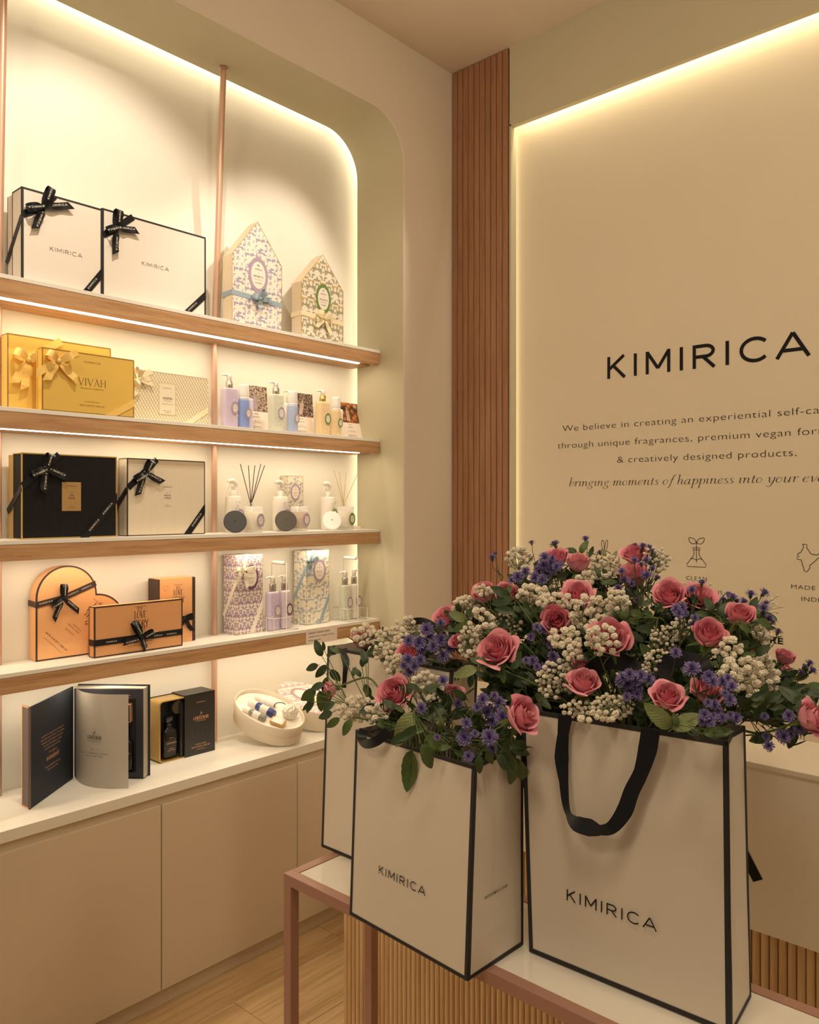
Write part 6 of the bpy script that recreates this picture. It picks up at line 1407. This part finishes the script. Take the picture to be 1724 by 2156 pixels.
# gypsophila: label, bag, depth shift, centre px, spread (x, y) px, count, floret radius px
def gyp(label, bq, dt, cx, cy, sx, sy, n, rp, seed=None):
    rr = random.Random(seed or int(cx * 3 + cy)); t_ = TF[bq](cx, cy) + dt; pc = W(cx, cy, t_); o = thing('gypsophila_sprig', label, 'gypsophila', pc, 'white gypsophila sprigs')
    a = anchor(bq, pc); down = ((a - pc).normalized() + FWD * .3).normalized(); S = max(sx, sy) * t_ / FPX; joint = lift_joint(pc + down * (S * 1.1 + .02), bq); b = MB(); pts = []
    subs = [joint + (pc - joint) * rr.uniform(.35, .6) + RGT * rr.uniform(-.5, .5) * S + UPV * rr.uniform(-.2, .4) * S for _ in range(max(2, n // 7))]
    for s in subs: b.tube(smooth_path([joint, joint.lerp(s, .5) + UPV * .002, s], 2), .0008, 4)
    tries = 0
    while len(pts) < n and tries < n * 30:
        tries += 1; an, q = rr.uniform(0, 2 * pi), sqrt(rr.random()); x, y = cx + cos(an) * q * sx, cy + sin(an) * q * sy; t2 = t_ + rr.uniform(-.4, .6) * S; r = rp * rr.uniform(.72, 1.12)
        if any((x - u) ** 2 + (y - v) ** 2 < ((r + w_) * .78) ** 2 for u, v, w_ in pts): continue
        pts.append((x, y, r)); p = W(x, y, t2); R = r * t2 / FPX
        link('floret', FLORET[len(pts) % 4], o, M.Translation(p) @ M.Rotation(rr.uniform(0, 6), 4, 'Z') @ M.Rotation(rr.uniform(0, 3), 4, 'X') @ M.Scale(R, 4))
        s = min(subs, key=lambda s_: (s_ - p).length); e = p + (s - p).normalized() * R * .8; b.tube([e, e.lerp(s, .5) - UPV * .0015, s], .00045, 3)
    rim = a.copy(); rim.z = {'M': ZB2, 'A': ZB1, 'L': ZB3}[bq] + .004
    b.tube(dive_path(joint, bq), .0011, 4)
    b.build('stem', mSTEM, o)
for g in [
 ('white florets lying over the rose of the table-end bag', 'L', -.03, 768, 1338, 30, 22, 16, 7),
 ('tight white florets above the table-end bag rim', 'L', -.01, 826, 1345, 34, 26, 30, 6.5),
 ('white florets beside the small ribbon loop of the table-end bag', 'L', .03, 856, 1318, 24, 18, 18, 5.5),
 ('white florets hanging over the table-end bag panel', 'L', -.05, 812, 1372, 34, 18, 20, 6.5),
 ('white florets below the violet asters, over the white panel', 'A', .08, 834, 1398, 24, 20, 16, 6.5),
 ('white floret sprig spreading at the rim of the front bag', 'A', .0, 752, 1494, 40, 26, 34, 7.5),
 ('white florets between front bag rim and the large rose', 'A', -.01, 795, 1503, 26, 20, 16, 7),
 ('white florets behind the aster stems, over the front bag', 'A', .06, 897, 1447, 30, 32, 28, 7),
 ('few small white florets beside the shaded rose', 'A', .08, 925, 1480, 26, 24, 16, 5),
 ('white florets between the violet asters and the large open rose', 'M', .0, 985, 1350, 20, 34, 26, 6.5),
 ('fluffy white florets in front of the slats, above the rose', 'M', .03, 985, 1278, 32, 24, 34, 6.5),
 ('white florets over the leafy rose in front of the slats', 'M', -.03, 1018, 1243, 20, 10, 10, 5.5),
 ('white florets on thin stalks above the pale asters', 'M', .05, 1092, 1176, 26, 24, 20, 6.5),
 ('white florets next to the spiral rose, above it', 'M', -.04, 1120, 1250, 34, 18, 20, 7.5),
 ('white florets in a row under the half open rose', 'M', -.05, 1172, 1266, 40, 14, 22, 8),
 ('fine small florets in the shade behind the open rose', 'M', .03, 1066, 1316, 32, 26, 40, 4),
 ('scattered white florets beside the large open rose', 'M', -.04, 1014, 1310, 26, 30, 12, 7.5),
 ('white florets just behind the barrel-shaped rosebud', 'M', .02, 1234, 1220, 18, 14, 14, 7),
 ('soft white florets between rosebud and uppermost rose', 'M', .04, 1275, 1195, 34, 26, 44, 6),
 ('thick white florets between the spiral and the largest rose', 'M', -.05, 1243, 1290, 42, 34, 40, 8.5),
 ('white florets under the spiral rose', 'M', -.06, 1190, 1342, 32, 20, 20, 8.5),
 ('white florets lying on the largest rose', 'M', -.11, 1268, 1348, 34, 30, 18, 8.5),
 ('white florets at the side of the violet shade asters', 'M', -.05, 1208, 1372, 20, 18, 12, 8),
 ('white florets scattered at the largest rose edge', 'M', -.06, 1300, 1265, 26, 22, 16, 7),
 ('small white dots of florets over the bag rim, beside the rim rose', 'M', -.01, 1172, 1430, 44, 40, 60, 5),
 ('fine white florets in front of the rim, under the rim rose', 'M', -.02, 1215, 1492, 36, 18, 26, 4.5),
 ('open airy florets standing out by the flask drawing', 'M', .04, 1380, 1178, 30, 26, 34, 4.5),
 ('fine florets in the dark hollow under the sideways rose', 'M', .0, 1402, 1342, 34, 26, 40, 4.5),
 ('small florets around the second ribbon loop', 'M', .0, 1384, 1398, 32, 30, 44, 4.5),
 ('florets beside the single lilac aster', 'M', .0, 1436, 1320, 24, 22, 20, 4.5),
 ('fine florets over the rim, between the two rim roses', 'M', -.01, 1290, 1488, 46, 26, 56, 5),
 ('larger white florets resting on the bag rim', 'M', -.05, 1262, 1508, 52, 10, 10, 7.5),
 ('thick cream florets beside the pointed rose', 'M', -.03, 1533, 1368, 28, 22, 26, 9),
 ('largest mass of thick cream florets at the side of the mound', 'M', -.01, 1560, 1420, 46, 36, 60, 9),
 ('cream floret mass above the counter edge', 'M', .0, 1606, 1432, 34, 50, 54, 9),
 ('cream florets below the outer asters', 'M', .02, 1598, 1352, 22, 34, 28, 8),
 ('lowest cream florets behind the bag corner', 'M', .02, 1588, 1478, 38, 20, 28, 8.5),
 ('airy florets in front of the clean lettering', 'M', .06, 1474, 1228, 34, 10, 12, 2.5),
 ('sparse airy florets at the outermost twig tips', 'M', .06, 1618, 1272, 34, 26, 16, 2.8),
]: gyp(*g)

# leaves: label, bag, depth shift, joint px, leaves (base px, base py, length px, angle deg in picture, kind, tilt)
def leafy(label, bq, dt, root, leaves, dive=True, th=.0014):
    t0 = TF[bq](*root) + dt; pr = W(root[0], root[1], t0); o = thing('rose_leaf_sprig', label, 'leaves', pr, 'leafy sprigs among the flowers'); b = MB()
    prev = pr
    for i, (x, y, L, an, kind, tilt) in enumerate(leaves):
        t_ = TF[bq](x, y) + (max(dt, -.012) if bq == 'A' and y > yrA(x) else dt); p = W(x, y, t_); d = RGT * cos(rad(an)) + UPV * sin(rad(an)); toc = -ray(x, y).normalized(); d = (d + toc * tilt * .4).normalized()
        nrm = (toc + UPV * .25 + RGT * (.3 if i % 2 else -.3)).normalized(); x_ = d.cross(nrm).normalized(); nrm = x_.cross(d); S = L * t_ / FPX
        T = M((x_, d, nrm)).transposed().to_4x4(); T.translation = p; link('leaf', LEAVES[kind][i % 3], o, T @ M.Scale(S, 4)); b.tube(smooth_path([pr, pr.lerp(p, .5) + UPV * .003, p], 3), th * .6, 4)
    a = anchor(bq, pr); rim = a.copy(); rim.z = {'M': ZB2, 'A': ZB1, 'L': ZB3}[bq] + .006
    if dive: b.tube(dive_path(pr, bq), th, 5)
    b.build('stem', mSTEM, o)
leafy('leafy twig arching out beside the oval boxes', 'A', .06, (735, 1485), [(678, 1382, 38, 115, 'dark', 0), (670, 1400, 30, 200, 'dark', 0), (690, 1384, 30, 60, 'dark', 0), (687, 1400, 36, 230, 'dark', .2), (695, 1410, 34, -50, 'dark', 0), (688, 1425, 34, 255, 'mid', .2), (683, 1440, 34, 200, 'dark', 0),
    (665, 1452, 42, 215, 'mid', 0), (660, 1462, 42, 250, 'mid', .2), (672, 1455, 46, 280, 'mid', 0), (690, 1452, 30, 270, 'mid', 0), (655, 1478, 26, 225, 'dark', 0), (705, 1478, 34, 215, 'dark', 0), (700, 1500, 34, 200, 'dark', 0), (683, 1370, 20, 100, 'dark', 0), (715, 1512, 36, 215, 'mid', 0)])
leafy('dark leafy twig in front of the table-end bag panel', 'A', .05, (775, 1490), [(762, 1405, 30, 80, 'dark', 0), (770, 1398, 32, 100, 'dark', 0), (775, 1380, 26, 60, 'dark', 0), (760, 1425, 26, 130, 'dark', 0), (768, 1440, 32, -70, 'dark', 0), (772, 1462, 36, -50, 'dark', 0), (742, 1425, 22, 75, 'mid', 0), (790, 1480, 26, 60, 'dark', 0), (715, 1370, 24, 200, 'dark', 0), (716, 1375, 26, 150, 'mid', 0)])
leafy('wide dark leaf hanging beside the front bag corner', 'A', -.01, (745, 1510), [(742, 1515, 42, 235, 'mid', 0), (790, 1520, 40, -10, 'mid', 0)])
leafy('pair of very large leaves drooping over the front bag', 'A', -.075, (868, 1500), [(872, 1500, 84, 238, 'olive', .2), (886, 1568, 60, -58, 'mid', 0), (868, 1578, 92, 262, 'mid', 0), (862, 1545, 46, 205, 'dark', 0), (900, 1560, 50, -20, 'mid', 0), (880, 1530, 54, 215, 'dark', .2), (905, 1545, 52, 270, 'mid', 0)])
leafy('small pointed leaves at the front bag rim', 'A', -.02, (905, 1540), [(925, 1578, 26, 20, 'mid', 0), (950, 1565, 34, -50, 'dark', 0), (955, 1580, 28, -30, 'mid', 0), (925, 1510, 34, -80, 'olive', 0)])
leafy('thin dark leaves drooping over the side of the front bag', 'A', -.05, (1035, 1560), [(1010, 1590, 42, 265, 'dark', 0), (1045, 1590, 44, -45, 'dark', 0), (1060, 1580, 50, -65, 'dark', .1), (1075, 1590, 56, -85, 'mid', .1), (1085, 1595, 60, -72, 'mid', 0), (1068, 1560, 46, -20, 'dark', 0), (1025, 1580, 34, -70, 'mid', 0), (1090, 1560, 34, -40, 'dark', 0), (1052, 1545, 40, -60, 'dark', .3), (1080, 1610, 46, -95, 'mid', 0)])
leafy('two bright leaves beside the rose next to the ribbon', 'M', .03, (995, 1312), [(985, 1308, 44, 155, 'olive', 0), (990, 1316, 40, 195, 'mid', 0)])
leafy('large veined leaf at the side of the front asters', 'M', -.03, (1035, 1400), [(1005, 1408, 54, 195, 'olive', 0), (1026, 1395, 36, 165, 'mid', 0), (1055, 1400, 40, -82, 'mid', .1), (1075, 1408, 34, 40, 'dark', 0), (995, 1420, 30, 250, 'dark', 0), (990, 1410, 28, -60, 'mid', 0)])
leafy('big dark leaves in front of the slat-side rose', 'M', -.04, (1086, 1262), [(1074, 1258, 46, 150, 'dark', 0), (1078, 1262, 44, 190, 'dark', 0), (1082, 1288, 42, 170, 'dark', 0), (1062, 1258, 30, 60, 'mid', 0), (1088, 1262, 30, 55, 'mid', 0)])
leafy('leaves standing up behind the barrel-shaped rosebud', 'M', .06, (1232, 1180), [(1222, 1166, 34, 65, 'mid', 0), (1214, 1162, 26, 165, 'dark', 0), (1240, 1174, 26, 70, 'dark', 0), (1274, 1174, 20, 110, 'olive', 0), (1292, 1176, 18, 75, 'olive', 0), (1250, 1184, 20, 20, 'dark', 0)])
leafy('long thin leaf in the dark hollow beside the largest rose', 'M', -.03, (1385, 1302), [(1322, 1290, 36, -5, 'mid', 0), (1325, 1305, 30, 230, 'dark', 0), (1400, 1310, 30, -60, 'dark', 0)])
leafy('leafy twig crossing the outer rose', 'M', -.05, (1548, 1312), [(1570, 1305, 30, 8, 'olive', 0), (1594, 1308, 38, -12, 'mid', 0), (1562, 1318, 54, -65, 'mid', .2), (1555, 1316, 34, -25, 'mid', 0), (1577, 1345, 40, -40, 'dark', 0), (1568, 1340, 36, -80, 'dark', .2)])
leafy('dark leaves between wide open rose and outer rose', 'M', .02, (1520, 1310), [(1515, 1300, 42, 60, 'dark', 0), (1500, 1290, 36, 110, 'dark', 0), (1530, 1295, 40, 75, 'dark', 0), (1492, 1298, 30, 160, 'dark', 0), (1505, 1315, 30, 190, 'mid', 0)])
leafy('two large olive leaves lying on the bag rim', 'M', -.03, (1420, 1525), [(1414, 1533, 76, 138, 'olive', .3), (1416, 1535, 68, 28, 'olive', .3), (1480, 1545, 62, 6, 'mid', .4), (1425, 1530, 30, 100, 'mid', .2)])
leafy('shaded leaves under the rim rose', 'M', -.01, (1240, 1500), [(1282, 1500, 30, -10, 'dark', 0), (1290, 1495, 28, 200, 'dark', 0), (1340, 1480, 34, -40, 'dark', 0)])

# fillers: leafy stems deep inside each bouquet
def filler(bq, x, y, dt, n, L, label):
    rr = random.Random(int(x * 13 + y * 7)); t_ = TF[bq](x, y) + dt; p = W(x, y, t_)
    o = thing('foliage_stem', 'dark leafy stem ' + label, 'leaves', p, 'dark leafy stems filling the bags')
    if bq == 'M' and y >= 1465 and 'rim' in label: p = p + FWD * .035
    a = anchor(bq, p); up = (p - a).normalized(); deep = bq == 'M' and y > 1290
    if deep: n += 16; L *= 1.15
    for i in range(n):
        d = (up * rr.uniform(-.3, 1) + RGT * rr.uniform(-1, 1) + TOC * rr.uniform(-.2, .6)).normalized(); q = p + RGT * rr.gauss(0, .022) + UPV * clampv(rr.gauss(0, .020), -.05, .022) + FWD * rr.uniform(-.02, .09 if deep else .05)
        nd = rr.random() < (.38 if deep else .6); nrm = (TOC + UPV * rr.uniform(0, .8) + RGT * rr.uniform(-.6, .6)).normalized(); x_ = d.cross(nrm).normalized(); nrm = x_.cross(d)
        T = M((x_, d, nrm)).transposed().to_4x4(); T.translation = q; s = L * rr.uniform(.7, 1.2)
        link('leaf', NEEDLE[i % 2] if nd else LEAVES['mid' if rr.random() < .15 else 'dark'][i % 3], o, T @ M.Scale(s, 4))
    rim = a.copy(); rim.z = {'M': ZB2, 'A': ZB1, 'L': ZB3}[bq] + .003; MB().tube(smooth_path([p, p.lerp(rim, .6), rim, a], 3), .0016, 4).build('stem', mSTEMD, o)
FL_ = [(1168, 1205, 'behind the rose at the mound top'), (1217, 1225, 'behind the barrel-shaped rosebud'), (1275, 1225, 'behind the soft florets under the rabbit drawing'), (1338, 1200, 'behind the uppermost pink rose'),
 (1345, 1255, 'below the rose crossed by dark aster stalks'), (1408, 1285, 'behind the sideways rose under the flask drawing'), (1470, 1290, 'behind the wide open rose'), (1540, 1300, 'between wide open rose and outer rose'),
 (1590, 1320, 'behind the outer asters'), (1578, 1392, 'under the bold lettering'), (1640, 1445, 'above the counter, behind aster stalks'), (1655, 1500, 'hanging over the counter edge'), (1690, 1520, 'around the rose over the counter'),
 (1120, 1235, 'behind the pale asters'), (1075, 1260, 'behind the leafy rose by the slats'), (1020, 1275, 'behind the floret-sprinkled rose by the slats'), (965, 1315, 'behind the rose with bright leaves'), (1000, 1350, 'beneath the scattered florets near the slats'),
 (1060, 1330, 'above the large open rose'), (1060, 1410, 'below the large open rose'), (1115, 1300, 'beside the spiral rose, slat side'), (1175, 1290, 'behind the spiral rose'), (1225, 1290, 'behind the half open rose'),
 (1120, 1360, 'in the shade above the long rose'), (1095, 1440, 'between both bags, high'), (1165, 1400, 'behind the small white dots of florets'), (1205, 1350, 'beneath the spiral rose'), (1280, 1320, 'behind the largest rose'),
 (1330, 1330, 'in the dark hollow beside the largest rose'), (1270, 1400, 'behind the first ribbon loop'), (1385, 1350, 'behind the fine florets of the hollow'), (1440, 1370, 'behind the single lilac aster'), (1490, 1370, 'behind the pointed rose'),
 (1545, 1400, 'behind the thick cream florets'), (1590, 1440, 'behind the largest cream floret mass'), (1340, 1400, 'between the two ribbon loops'), (1430, 1440, 'behind the second ribbon loop'), (1180, 1470, 'inside the rim, nearest the medium bag'),
 (1250, 1480, 'inside the rim under the rim rose'), (1330, 1490, 'inside the rim below the asters'), (1400, 1500, 'inside the rim behind the olive leaves'), (1480, 1500, 'inside the rim near the shaded rose'), (1530, 1490, 'inside the rim at the far corner'), (1580, 1500, 'behind the bag corner')]
for x, y, l in FL_: filler('M', x, y + (14 if y < 1330 else 0), .065, 30, .031, l)
for x, y, l in [(1130, 1470, 'in the gap beside the long rose'), (1110, 1450, 'over the gap between the two front bags'), (1075, 1440, 'above the hanging rose, toward the medium bag'), (1105, 1400, 'below the shade asters'), (1310, 1370, 'under the largest rose'), (1235, 1350, 'between spiral rose and largest rose')]: filler('M', x, y, .085, 24, .042, l)
for x, y, l in [(820, 1520, 'under the front rose of the medium bag'), (870, 1520, 'behind the very large leaves'), (920, 1530, 'in the middle of the medium bag'), (980, 1560, 'behind the corner asters'), (1035, 1545, 'under the blue-violet asters'), (1075, 1560, 'beside the hanging rose'), (1005, 1530, 'behind the corner asters, deeper'), (1060, 1530, 'between blue-violet asters and hanging rose'), (1085, 1525, 'directly behind the hanging rose'), (1050, 1580, 'at the folded side of the medium bag'), (960, 1500, 'behind the shaded rose'), (900, 1480, 'behind the floret stalks of the medium bag')]: filler('A', x, y, .035, 16, .034, l)
for x, y, l in [(900, 1385, 'under the dense violet asters'), (940, 1400, 'at the far corner of the table-end bag'), (850, 1390, 'beneath the tight florets'), (790, 1365, 'behind the first rose of the table-end bag'), (890, 1345, 'behind the dense violet asters')]: filler('L', x, y, .03, 14, .030, l)
